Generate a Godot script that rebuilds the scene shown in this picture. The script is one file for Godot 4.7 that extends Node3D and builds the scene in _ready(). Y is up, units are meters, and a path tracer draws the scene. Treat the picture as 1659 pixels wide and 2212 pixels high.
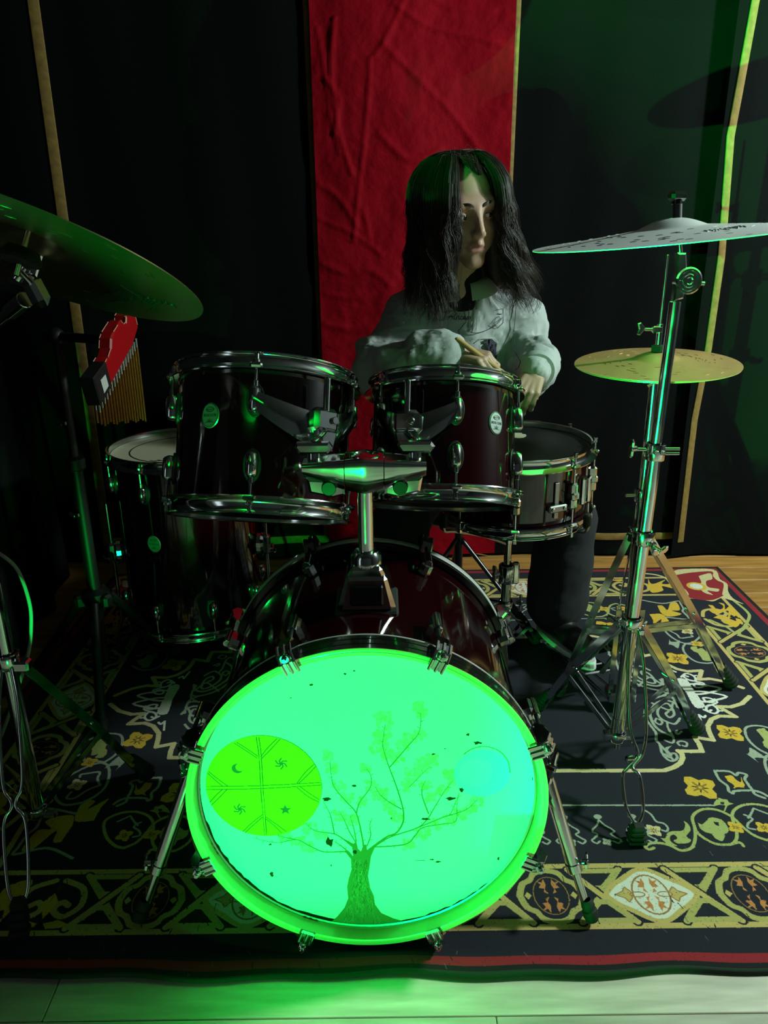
extends Node3D
# ---------------------------------------------------------------- build
func _ready() -> void:
	view_and_light()
	materials()
	room()
	lamps()
	hangings()
	rug()
	bass_drum()
	tom_holder()
	toms()
	floor_tom()
	snare()
	snare_stand()
	ride()
	hihat()
	crash()
	chimes()
	cable()
	throne()
	person()
# ---------------------------------------------------------------- camera, light, materials
func view_and_light() -> void:
	var cam := Camera3D.new()
	cam.name = "camera"
	cam.position = Vector3(0, 1.18, 0)
	cam.rotation_order = EULER_ORDER_YXZ
	cam.rotation_degrees = Vector3(-19.5, 0, -0.7)
	cam.fov = 67.03
	cam.near = 0.02
	cam.far = 60
	add_child(cam)
	cam.current = true
	var we := WorldEnvironment.new()
	we.name = "environment"
	var e := Environment.new()
	e.background_mode = Environment.BG_COLOR
	e.background_color = Color(0, 0, 0)
	e.tonemap_mode = Environment.TONE_MAPPER_LINEAR
	e.tonemap_exposure = 1.0
	e.sdfgi_enabled = true
	e.ssao_enabled = true
	e.ssil_enabled = true
	we.environment = e
	add_child(we)
	# unseen white lamp, out of view at the right, placed to light the kit
	var ol := OmniLight3D.new()
	ol.name = "unseen_white_light"
	ol.light_color = Color(0.9, 1.0, 0.96)
	ol.light_energy = WHITE_E
	ol.light_size = 0.1
	ol.omni_range = 9.0
	ol.omni_attenuation = 2.0
	ol.shadow_enabled = true
	ol.position = LAMP_AT
	add_child(ol)
	# two unseen green lamps, placed behind the viewpoint: a wide one for the drum, a narrow one across to the right
	for q in [[GREEN_AT, GREEN_DIR, GREEN_E, 34.0], [GREEN2_AT, GREEN2_DIR, GREEN2_E, 15.0]]:
		var sp := SpotLight3D.new()
		sp.name = "unseen_green_light"
		sp.position = q[0] + q[1].normalized() * 0.012
		sp.basis = face(-q[1])
		sp.light_color = GREEN
		sp.light_energy = q[2]
		sp.light_size = 0.012 if q[3] > 20.0 else 0.004
		sp.spot_angle = q[3]
		sp.spot_angle_attenuation = 0.15
		sp.spot_range = 9
		sp.spot_attenuation = 2
		sp.shadow_enabled = true
		add_child(sp, true)

const GREEN := Color(0.0, 1.0, 0.36)
const GREEN2_AT := Vector3(-1.2, 0.1, 1.5)
const GREEN2_DIR := Vector3(0.4062, 0.2756, -0.8712)
const GREEN2_E := 85.0
const LAMP_AT := Vector3(2.3, 1.9, -1.55)
const WHITE_E := 6.4
const GREEN_AT := Vector3(-0.2, 0.062, 0.0)
const GREEN_DIR := Vector3(0.1356, 0.2250, -0.9649)
const GREEN_E := 4.4

func materials() -> void:
	M.chrome = mat(Color(0.86, 0.87, 0.87), 0.1, 1.0)
	M.chrome.roughness_texture = noise_tex(0.02, Color(0.35, 0.35, 0.35), Color(1, 1, 1), 256, 4)
	M.chrome.roughness = 0.16
	M.chrome.uv1_triplanar = true
	M.chrome.uv1_scale = Vector3(3, 3, 3)
	M.steel = mat(Color(0.62, 0.63, 0.63), 0.3, 1.0)
	M.dark_steel = mat(Color(0.32, 0.32, 0.33), 0.35, 1.0)
	M.shell = mat(Color(0.12, 0.004, 0.018), 0.1, 0.0, 1.0)
	M.black_gloss = mat(Color(0.03, 0.03, 0.035), 0.2)
	M.black = mat(Color(0.035, 0.035, 0.037), 0.5)
	M.rubber = mat(Color(0.045, 0.047, 0.047), 0.75)
	M.felt = mat(Color(0.03, 0.03, 0.03), 1.0)
	M.hoop = mat(Color(0.72, 0.68, 0.45), 0.3, 0.0, 0.6)
	M.back_hoop = mat(Color(0.05, 0.04, 0.045), 0.2, 0.0, 0.8)
	M.badge = mat(Color(0.55, 0.6, 0.57), 0.35, 0.75)
	M.badge_ink = mat(Color(0.06, 0.07, 0.07), 0.5)
	M.skin_white = mat(Color(0.72, 0.70, 0.60), 0.55)
	M.head_black = mat(Color(0.055, 0.055, 0.06), 0.5)
	M.black_cloth = mat(Color(0.044, 0.051, 0.055), 1.0)
	M.black_cloth.metallic_specular = 0.2
	bump(M.black_cloth, 0.08, 3.0, 6.0)
	M.red_cloth = mat(Color(0.55, 0.012, 0.085), 0.75)
	M.red_cloth.metallic_specular = 0.2
	bump(M.red_cloth, 0.02, 2.0, 2.0)
	M.gold = mat(Color(0.58, 0.46, 0.22), 0.8)
	M.gold.albedo_texture = noise_tex(0.03, Color(0.75, 0.74, 0.7), Color(1, 1, 1), 256, 9)
	M.gold.uv1_triplanar = true
	M.gold.uv1_scale = Vector3(4, 4, 4)
	M.wall = mat(Color(0.2, 0.2, 0.21), 0.9)
	bump(M.wall, 0.03, 1.5, 2.0)
	M.ceiling = mat(Color(0.16, 0.16, 0.16), 0.95)
	M.globe_glow = mat(Color(0.9, 0.9, 0.9), 0.5)
	M.globe_glow.emission_enabled = true
	M.globe_glow.emission = Color(0.95, 1.0, 0.97)
	M.globe_glow.emission_energy_multiplier = 6.0
	M.green_glow = mat(Color(0.1, 0.8, 0.3), 0.3)
	M.green_glow.emission_enabled = true
	M.green_glow.emission = GREEN
	M.green_glow.emission_energy_multiplier = 20.0
	M.white_paint = mat(Color(0.85, 0.86, 0.85), 0.5)
	M.pane_glow = mat(Color(0.8, 0.82, 0.82), 0.5)
	M.pane_glow.emission_enabled = true
	M.pane_glow.emission = Color(0.9, 0.95, 1.0)
	M.pane_glow.emission_energy_multiplier = 0.9
	M.bronze = mat(Color(0.88, 0.66, 0.47), 0.42, 0.5)
	M.bronze.roughness_texture = noise_tex(0.015, Color(0.6, 0.6, 0.6), Color(1, 1, 1), 256, 3)
	M.bronze.uv1_triplanar = true
	M.bronze.uv1_scale = Vector3(4, 4, 4)
	M.brass = mat(Color(0.80, 0.62, 0.30), 0.25, 1.0)
	M.red_paint = mat(Color(0.62, 0.05, 0.07), 0.3, 0.0, 0.5)
	M.red_bare = mat(Color(0.8, 0.62, 0.5), 0.6)
	M.edge_green = mat(Color(0.07, 0.16, 0.10), 0.9)
	M.ride = mat(Color(0.93, 0.95, 0.94), 0.36, 0.1)
	M.ride_mark = mat(Color(0.62, 0.64, 0.62), 0.5, 0.3)
	M.bronze_mark = mat(Color(0.68, 0.52, 0.34), 0.5, 0.6)
	M.crash = mat(Color(0.52, 0.46, 0.32), 0.32, 1.0)
	M.crash_mark = mat(Color(0.35, 0.32, 0.24), 0.4, 1.0)
	M.skin = mat(Color(1, 1, 1), 0.5)
	M.skin.vertex_color_use_as_albedo = true
	M.skin.subsurf_scatter_enabled = true
	M.skin.subsurf_scatter_strength = 0.15
	M.eye_white = mat(Color(0.75, 0.74, 0.72), 0.2)
	M.iris = mat(Color(0.06, 0.04, 0.03), 0.15)
	M.hair = mat(Color(0.19, 0.155, 0.13), 0.45)
	M.sweat = mat(Color(0.66, 0.68, 0.68), 0.95)
	bump(M.sweat, 0.15, 2.0, 8.0)
	M.seam = mat(Color(0.2, 0.22, 0.23), 0.9)
	M.navy = mat(Color(0.08, 0.09, 0.16), 0.8)
	M.trousers = mat(Color(0.10, 0.12, 0.13), 0.95)
	M.sole = mat(Color(0.75, 0.77, 0.75), 0.7)
	M.cord_white = mat(Color(0.8, 0.8, 0.8), 0.5)
	M.wood_stick = mat(Color(0.72, 0.58, 0.36), 0.5)
	M.silver_print = mat(Color(0.72, 0.72, 0.7), 0.4)

# ---------------------------------------------------------------- room
func wood(base: Color, sd: int) -> StandardMaterial3D:
	var m := mat(Color(1, 1, 1), 0.5)
	m.albedo_texture = noise_tex(0.018, base.darkened(0.22), base.lightened(0.08), 256, sd, 5, Vector2(1, 1))
	m.uv1_triplanar = true
	m.uv1_world_triplanar = true
	m.uv1_scale = Vector3(0.7, 6, 6)
	m.uv1_offset = Vector3(sd * 0.13, 0, sd * 0.31)
	return m

func room() -> void:
	var fl := struct("floor", "floor of narrow orange-brown boards, paler in front of the rug")
	var warm := []
	var pale := []
	for i in 4:
		warm.append(wood(Color(0.78, 0.54, 0.25).darkened(0.05 * i), 10 + i))
		pale.append(wood(Color(0.92, 0.89, 0.8).darkened(0.05 * i), 20 + i))
	var sub := Acc.new()
	box(sub, at(Vector3(0.1, -0.06, -0.25)), Vector3(5.2, 0.08, 5.5), 0.001)
	obj("subfloor", sub, M.black, fl)
	var mesh_cache := {}
	var z := -2.99
	var row := 0
	while z < 2.45:
		var w := 0.11
		var cuts := [-2.45, -1.7 + fmod(row * 0.73, 2.4), 1.1 + fmod(row * 0.41, 1.2), 2.65]
		for i in 3:
			var L: float = cuts[i + 1] - cuts[i]
			var key := "%.3f" % L
			if not mesh_cache.has(key):
				var a := Acc.new()
				box(a, I, Vector3(L - 0.0015, 0.02, w - 0.0015), 0.0012)
				mesh_cache[key] = a.mesh()
			var set_: Array = pale if z > -1.02 else warm  # boards in front of the rug take the paler tone
			var o := obj("floorboard", mesh_cache[key], set_[(row * 3 + i * 2) % 4], fl)
			o.position = Vector3((cuts[i] + cuts[i + 1]) / 2, -0.01, z + w / 2)
		z += w
		row += 1
	var wb := struct("wall_back", "plain painted wall behind the hangings")
	var a := Acc.new()
	box(a, at(Vector3(0.1, 1.3, -3.0)), Vector3(5.2, 2.7, 0.1), 0.001)
	obj("plaster", a, M.wall, wb)
	for s in [[-2.5, "left"], [2.7, "right"]]:
		var w := struct("wall_" + s[1], "plain painted wall on the %s" % s[1])
		a = Acc.new()
		box(a, at(Vector3(s[0], 1.3, -0.25)), Vector3(0.1, 2.7, 5.5), 0.001)
		obj("plaster", a, M.wall, w)
	var wf := struct("wall_front", "plain painted wall behind the viewpoint")
	a = Acc.new()
	box(a, at(Vector3(0.1, 1.3, 2.5)), Vector3(5.2, 2.7, 0.1), 0.001)
	obj("plaster", a, M.wall, wf)
	var ce := struct("ceiling", "plain grey ceiling")
	a = Acc.new()
	box(a, at(Vector3(0.1, 2.65, -0.25)), Vector3(5.2, 0.1, 5.5), 0.001)
	obj("plaster", a, M.ceiling, ce)
	# unseen door; its glowing pane is placed to mirror pale in the drum shells
	var dr := struct("unseen_door_1", "unseen door in the left wall, its glowing pane placed to show in the drum shells")
	a = Acc.new()
	box(a, at(Vector3(-2.43, 1.0, 0.95)), Vector3(0.04, 2.0, 0.9), 0.004)
	obj("door_leaf", a, M.white_paint, dr)
	a = Acc.new()
	box(a, at(Vector3(-2.405, 1.05, 0.95)), Vector3(0.014, 1.7, 0.5), 0.002)
	obj("glowing_pane", a, M.pane_glow, dr)
	a = Acc.new()
	cyl(a, Vector3(-2.41, 1.0, 1.34), Vector3(-2.36, 1.0, 1.34), 0.01)
	cyl(a, Vector3(-2.365, 1.0, 1.35), Vector3(-2.365, 1.0, 1.24), 0.008)
	obj("door_handle", a, M.steel, dr)

func lamps() -> void:
	var t := thing("unseen_white_lamp", "unseen white globe lamp, out of view, placed to light the kit from the right", "lamp", Vector3(LAMP_AT.x, 0, LAMP_AT.z))  # lamp out of view, placed to light the kit from the right
	var a := Acc.new()
	lathe(a, I, [Vector2(0, 0), Vector2(0.14, 0), Vector2(0.145, 0.006), Vector2(0.14, 0.02), Vector2(0.03, 0.03), Vector2(0, 0.03)], 32)
	obj("base", a, M.black, t)
	a = Acc.new()
	cyl(a, Vector3(0, 0.025, 0), Vector3(0, LAMP_AT.y - 0.095, 0), 0.011, 16)
	obj("pole", a, M.black, t)
	a = Acc.new()
	ball(a, at(Vector3(0, LAMP_AT.y, 0)), 0.1, 24, 16)
	obj("globe", a, M.globe_glow, t)
	for k in 2:  # unseen green lamps, placed to light the drum and the right side
		var pos: Vector3 = [GREEN_AT, GREEN2_AT][k]
		var d: Vector3 = [GREEN_DIR, GREEN2_DIR][k].normalized()
		var p := thing("unseen_green_lamp", ["unseen black round lamp on the floor, out of view, placed to light the bass drum green", "unseen black round lamp further back, placed to light the right hangings and ride stand green"][k], "lamp", Vector3(pos.x, 0, pos.z), "unseen green lamps")
		var b := face(d)
		var c := Vector3(0, pos.y, 0)
		a = Acc.new()
		lathe(a, at(c, b * Basis(Vector3.RIGHT, PI / 2)), [Vector2(0.0, -0.1), Vector2(0.034, -0.1), Vector2(0.048, -0.07), Vector2(0.052, -0.01), Vector2(0.052, 0.004), Vector2(0.045, 0.004), Vector2(0.044, -0.006)], 28)
		obj("can", a, M.black, p)
		a = Acc.new()
		lathe(a, at(c, b * Basis(Vector3.RIGHT, PI / 2)), [Vector2(0.0445, -0.006), Vector2(0.0, -0.002)], 28)
		obj("lens", a, M.green_glow, p)
		a = Acc.new()
		for s in [-1, 1]:
			strap(a, [c + b.x * 0.054 * s, Vector3(0.058 * s, pos.y * 0.6, -0.01), Vector3(0.052 * s, 0.004, 0.02)], 0.02, 0.003, Vector3(0, 0, 1))
		box(a, at(Vector3(0, 0.003, 0.02)), Vector3(0.12, 0.005, 0.04), 0.001)
		obj("yoke", a, M.black, p)
		if k == 1: # unseen flap, outline tuned to block green from drummer, crash and drum head
			var r2 := d.cross(Vector3.UP).normalized()
			var u2 := r2.cross(d)
			var fl := PackedVector2Array([Vector2(-0.13, -0.09), Vector2(0.0185, -0.09), Vector2(0.0185, -0.019), Vector2(0.013, -0.013), Vector2(0.009, -0.007), Vector2(0.006, -0.001), Vector2(0.003, 0.006), Vector2(-0.003, 0.011), Vector2(-0.012, 0.013), Vector2(-0.0205, 0.0135), Vector2(-0.023, 0.1), Vector2(-0.13, 0.1)])
			a = Acc.new()
			prism(a, Transform3D(Basis(r2, u2, r2.cross(u2)), c + d * 0.24), fl, 0.002, 0.0004)
			strap(a, [c + r2 * -0.05, c + d * 0.24 + r2 * -0.1 + u2 * -0.03], 0.012, 0.002, u2)
			obj("unseen_blocker", a, M.black, p)
			continue
		# unseen flaps placed to block green from the left wall, chimes and floor
		var r := d.cross(Vector3.UP).normalized()
		var u := r.cross(d)
		var f := 0.14
		for q in [[-0.95, -0.245, 0.03, 0.85], [-0.75, 0.8, -0.56, -0.235], [-0.95, -0.28, -0.23, -0.085]]:
			a = Acc.new()
			prism(a, Transform3D(Basis(r, u, r.cross(u)), c + d * f), PackedVector2Array([Vector2(q[0], q[2]) * f, Vector2(q[1], q[2]) * f, Vector2(q[1], q[3]) * f, Vector2(q[0], q[3]) * f]), 0.002, 0.0005)
			var e0: Vector3 = c + d * f + r * q[0] * f * 0.95 + u * (q[2] + q[3]) * 0.5 * f
			strap(a, [c + r * -0.05, e0], 0.012, 0.002, u)
			obj("unseen_blocker", a, M.black, p)

# ---------------------------------------------------------------- hangings
func cloth_z(x: float, y: float, kind: int) -> float:
	match kind:
		0: return 0.010 * sin(x * 9.0 + 0.6 * sin(y * 2.0)) + 0.004 * sin(x * 23.0 + y * 1.7)
		1: return 0.012 * sin(x * 7.0 + 1.0 + 0.4 * sin(y * 1.5)) + 0.003 * sin(x * 31.0 - y * 2.0)
		_: return 0.02 * sin(x * 8.0 + 0.5 * sin(y * 1.9 + 1.0)) + 0.006 * sin(x * 19.0 + y * 2.4)

func hanging(called: String, label: String, m, x0: float, x1: float, y0: float, y1: float, zb: float, kind: int, ribbons: Array) -> Node3D:
	var t := thing(called, label, "curtain")
	var a := Acc.new()
	var g := []
	var nx := int((x1 - x0) / 0.02) + 1
	var ny := 44
	for j in ny + 1:
		var rw := []
		for i in nx + 1:
			var x := lerpf(x0, x1, float(i) / nx)
			var y := lerpf(y0, y1, float(j) / ny)
			rw.append(Vector3(x, y, zb + cloth_z(x, y, kind)))
		g.append(rw)
	sheet(a, g)
	var back := []
	for r in g:
		var rr := []
		for p in r:
			rr.append(p - Vector3(0, 0, 0.003))
		back.append(rr)
	sheet(a, back, false, true)
	obj("cloth", a, m, t)
	for rb in ribbons:
		var pts: Array = rb[0]
		var w: float = rb[1]
		a = Acc.new()
		var path := []
		for i in pts.size() - 1:
			for q in 24:
				path.append(pts[i].lerp(pts[i + 1], q / 24.0))
		path.append(pts[pts.size() - 1])
		var fr := []
		var fb := []
		for i in path.size():
			var d: Vector2 = (path[mini(i + 1, path.size() - 1)] - path[maxi(i - 1, 0)]).normalized()
			var s := d.orthogonal() * w / 2
			var r1 := []
			var r2 := []
			for q in [-1.0, -0.9, 0.0, 0.9, 1.0]:
				var p: Vector2 = path[i] + s * q
				var zz := zb + cloth_z(p.x, p.y, kind) + (0.0005 if absf(q) > 0.95 else 0.0045)
				r1.append(Vector3(p.x, p.y, zz))
			fr.append(r1)
		sheet(a, fr, false, (fr[0][4] - fr[0][0]).cross(fr[1][0] - fr[0][0]).z < 0)
		obj("ribbon", a, M.gold, t)
	return t

func hangings() -> void:
	hanging("black_hanging", "flat black cloth hanging left of the red cloth, edged with gold ribbon", M.black_cloth, -1.3, -0.205, 0.012, 2.55, -2.79, 0, [
		[[Vector2(-1.068, 2.5), Vector2(-1.066, 1.89), Vector2(-1.07, 1.0), Vector2(-1.072, 0.07)], 0.034], [[Vector2(-0.226, 2.5), Vector2(-0.224, 1.88), Vector2(-0.217, 0.75), Vector2(-0.224, 0.07)], 0.021], [[Vector2(-1.072, 0.085), Vector2(-0.224, 0.082)], 0.03]])
	hanging("black_hanging", "flat black cloth hanging between the red cloth and the ride cymbal, edged with gold ribbon", M.black_cloth, 0.42, 1.155, 0.012, 2.55, -2.79, 1, [
		[[Vector2(0.438, 2.5), Vector2(0.436, 1.87), Vector2(0.432, 1.3), Vector2(0.43, 0.07)], 0.024], [[Vector2(0.43, 0.083), Vector2(1.13, 0.085)], 0.028]])
	hanging("dark_curtain", "black curtain at the right with a wavy gold ribbon down its edge", M.black_cloth, 1.1, 2.62, 0.012, 2.55, -2.75, 2, [
		[[Vector2(1.165, 2.5), Vector2(1.15, 1.87), Vector2(1.127, 1.475), Vector2(1.152, 1.1), Vector2(1.15, 0.8), Vector2(1.132, 0.547), Vector2(1.134, 0.07)], 0.026]])
	# red cloth with creases
	var t := thing("red_cloth", "crumpled crimson cloth hung flat behind the drummer", "curtain")
	var cr := [] # creases traced on the cloth: [width, height, points]
	for c in [[0.007, 0.012, [[-0.12, 1.92], [-0.15, 1.70], [-0.135, 1.53], [-0.105, 1.42], [-0.09, 1.38]]], [0.006, 0.010, [[-0.02, 1.80], [-0.04, 1.55], [-0.075, 1.30], [-0.09, 1.17]]], [0.006, 0.009, [[-0.19, 1.80], [-0.17, 1.68], [-0.155, 1.55], [-0.13, 1.44]]],
		[0.008, 0.008, [[-0.055, 1.27], [-0.035, 1.17]]], [0.010, 0.009, [[0.02, 1.75], [0.12, 1.66], [0.22, 1.57], [0.30, 1.48], [0.36, 1.40]]], [0.009, 0.008, [[0.05, 1.86], [0.16, 1.80], [0.30, 1.77], [0.41, 1.74]]], [0.008, 0.008, [[0.11, 1.95], [0.06, 1.83], [-0.01, 1.72]]],
		[0.010, 0.007, [[0.115, 1.93], [0.20, 1.86], [0.36, 1.84]]], [0.010, 0.008, [[-0.2, 1.35], [-0.14, 1.31], [-0.08, 1.22]]], [0.010, 0.007, [[-0.2, 1.24], [-0.1, 1.20], [0.0, 1.13]]], [0.012, 0.008, [[-0.2, 1.10], [-0.12, 1.07], [-0.04, 1.08], [0.03, 1.03]]], [0.010, 0.007, [[-0.19, 1.0], [-0.11, 0.985], [-0.03, 1.0]]],
		[0.012, 0.009, [[-0.2, 0.90], [-0.1, 0.88], [0.0, 0.9]]], [0.010, 0.008, [[-0.18, 0.82], [-0.08, 0.84], [0.02, 0.83]]], [0.008, 0.009, [[-0.17, 1.66], [-0.13, 1.60], [-0.145, 1.50]]], [0.007, 0.008, [[0.10, 1.95], [0.06, 1.91], [-0.02, 1.89], [-0.11, 1.93]]], [0.012, 0.008, [[0.25, 1.30], [0.33, 1.15], [0.38, 1.0]]], [0.012, 0.010, [[0.0, 1.5], [0.1, 1.42], [0.2, 1.45]]]]:
		var pp := []
		for q in c[2]:
			pp.append(Vector2(q[0], q[1]))
		cr.append([c[0], c[1], smooth_path(pp, 4)])
	var a := Acc.new()
	var g := []
	var fn := FastNoiseLite.new()
	fn.seed = 5
	fn.frequency = 3.0
	for j in 321:
		var rw := []
		var y := lerpf(0.02, 2.5, j / 320.0)
		for i in 84:
			var x := lerpf(-0.213, 0.428, i / 83.0)
			var p := Vector2(x, y)
			var z := -2.772 + 0.008 * sin(x * 11.0 + y) + fn.get_noise_2d(x * 1.5, y) * 0.009
			for c in cr:
				var best := 1e9
				var pts: Array = c[2]
				if absf(pts[pts.size() / 2].y - y) > 0.3:
					continue
				for k in pts.size() - 1:
					best = minf(best, p.distance_squared_to(Geometry2D.get_closest_point_to_segment(p, pts[k], pts[k + 1])))
				z += 0.5 * c[1] * exp(-best / (c[0] * c[0]))
			rw.append(Vector3(x, y, z))
		g.append(rw)
	sheet(a, g)
	obj("cloth", a, M.red_cloth, t)
	a = Acc.new()
	cyl(a, Vector3(0.115, 1.945, -2.77), Vector3(0.115, 1.945, -2.745), 0.006)
	obj("pin", a, M.steel, t, "small nail holding the cloth")
	# side curtain on the left
	var s := thing("side_curtain", "black curtain in loose folds along the left side", "curtain")
	a = Acc.new()
	g = []
	var base := smooth_path([Vector2(-1.26, -2.76), Vector2(-1.17, -2.6), Vector2(-1.12, -2.2), Vector2(-1.06, -1.9), Vector2(-1.06, -1.4), Vector2(-1.1, -0.8)], 14)
	for j in 41:
		var rw := []
		var y := lerpf(0.014, 2.55, j / 40.0)
		for i in base.size():
			var p: Vector2 = base[i]
			var amp := 0.035 * (0.6 + 0.4 * sin(i * 0.31)) * (1.0 - 0.25 * y / 2.5)
			rw.append(Vector3(p.x - 0.03 * y + amp * sin(i * 0.62 + 0.25 * sin(y * 1.3)), y, p.y + 0.3 * amp * cos(i * 0.62)))
		g.append(rw)
	sheet(a, g)
	obj("cloth", a, M.black_cloth, s)
# flat print: the tree painting on the bass drum head (pixels of a 1024 square) and the rug's ornament (millimetres from its middle, one quarter)
const H_TRUNK := [374, 1015, 406, 980, 430, 944, 443, 906, 441, 858, 446, 829, 457, 787, 456, 747, 435, 712, 452, 718, 463, 736, 461, 701, 435, 672, 466, 687, 474, 678, 479, 707, 488, 718, 496, 691, 505, 691, 507, 712, 530, 691, 543, 678, 543, 681, 532, 701, 519, 736, 514, 773, 508, 816, 514, 864, 525, 895, 528, 931, 548, 968, 587, 991, 634, 1009, 576, 1020, 510, 1026]
const H_BRANCH := [[4, 456, 732, 437, 718, 374, 718, 330, 694, 290, 669, 235, 680, 191, 672, 160, 661], [3, 290, 669, 259, 661, 233, 652], [4, 452, 723, 430, 698, 408, 678], [4, 466, 691, 439, 672, 408, 649, 355, 638, 333, 621, 323, 607], [3, 408, 649, 401, 594, 395, 567, 379, 528], [3, 474, 685, 454, 640, 437, 589, 423, 561], [3, 474, 678, 468, 629, 457, 578], [4, 496, 696, 492, 656, 477, 572, 448, 528, 414, 476, 406, 432, 404, 381], [3, 477, 572, 488, 530, 521, 476, 523, 434, 508, 403], [3, 507, 696, 519, 656, 517, 618, 525, 590], [5, 525, 701, 567, 663, 598, 647, 618, 609, 620, 568, 610, 516, 594, 456, 579, 408, 561, 335, 563, 295, 568, 255], [3, 581, 403, 596, 383, 638, 326, 663, 292, 671, 257, 671, 217], [3, 614, 558, 576, 530, 550, 503, 536, 474], [4, 534, 696, 579, 663, 661, 630, 692, 598, 714, 554, 740, 501, 769, 454], [3, 696, 576, 678, 516, 676, 483, 687, 454], [4, 530, 701, 625, 692, 656, 658, 678, 629, 742, 616, 780, 605, 782, 545, 787, 501], [3, 661, 630, 742, 590, 763, 578, 783, 517], [3, 742, 590, 804, 567, 829, 545, 844, 523], [2, 638, 477, 672, 435, 700, 403]]
const H_LEAF := [568, 235, 19, 561, 284, 22, 548, 335, 24, 578, 366, 20, 663, 197, 13, 676, 222, 13, 669, 292, 16, 643, 306, 18, 618, 326, 16, 603, 366, 20, 647, 430, 22, 681, 399, 26, 703, 384, 20, 634, 472, 20, 756, 432, 15, 769, 454, 14, 740, 490, 14, 687, 474, 16, 705, 516, 17, 842, 534, 20, 825, 561, 17, 794, 578, 19, 758, 599, 20, 714, 614, 20, 678, 652, 22, 638, 692, 18, 581, 552, 22, 598, 585, 20, 401, 359, 14, 408, 406, 17, 428, 470, 17, 452, 512, 18, 508, 408, 15, 528, 472, 19, 497, 525, 15, 550, 503, 20, 333, 627, 19, 368, 649, 18, 295, 676, 20, 259, 658, 18, 324, 700, 19, 428, 578, 18, 463, 599, 18, 561, 244, 22, 552, 306, 20]
const H_SUN := [29, 466, 375, 468, 213, 290, 189, 654]
const H_LINES := [[191, 295, 195, 361, 193, 461, 193, 574, 193, 650], [199, 295, 202, 361, 200, 461, 200, 574, 199, 649], [29, 468, 195, 466, 372, 457], [27, 479, 195, 477, 374, 466], [126, 315, 160, 343, 189, 368], [133, 312, 164, 337, 191, 361], [251, 301, 220, 335, 200, 364], [259, 304, 230, 339, 200, 372], [38, 419, 60, 446, 77, 465], [42, 414, 69, 443, 93, 465], [36, 525, 56, 501, 77, 479], [40, 536, 67, 507, 91, 479], [355, 392, 328, 421, 302, 459], [361, 399, 333, 432, 308, 459], [302, 474, 333, 507, 364, 528], [310, 470, 339, 497, 366, 519], [128, 636, 160, 601, 191, 574], [135, 640, 164, 609, 191, 583], [200, 581, 231, 609, 261, 638], [202, 590, 226, 616, 246, 643]]
const H_SYM := [128, 404, 259, 388, 124, 552, 262, 556]
const H_MOON := [858, 432, 938, 434, 798, 364, 824, 344, 862, 337, 902, 353, 929, 388, 938, 430]
const H_FLAKE := [388, 519, 15, 8, 390, 680, 16, 21, 206, 804, 7, 10, 468, 718, 8, 9, 394, 771, 3, 5, 809, 295, 5, 7, 838, 323, 13, 9, 763, 523, 17, 9, 794, 490, 8, 9, 709, 361, 7, 3, 743, 343, 6, 2, 725, 763, 13, 4, 707, 753, 9, 3, 671, 756, 18, 2, 915, 753, 5, 9, 1006, 454, 2, 9, 456, 87, 5, 4, 483, 78, 5, 4, 359, 122, 7, 4, 299, 164, 5, 2, 472, 470, 9, 4, 687, 596, 14, 5, 583, 592, 4, 4, 231, 907, 6, 2, 208, 687, 5, 5]
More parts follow.
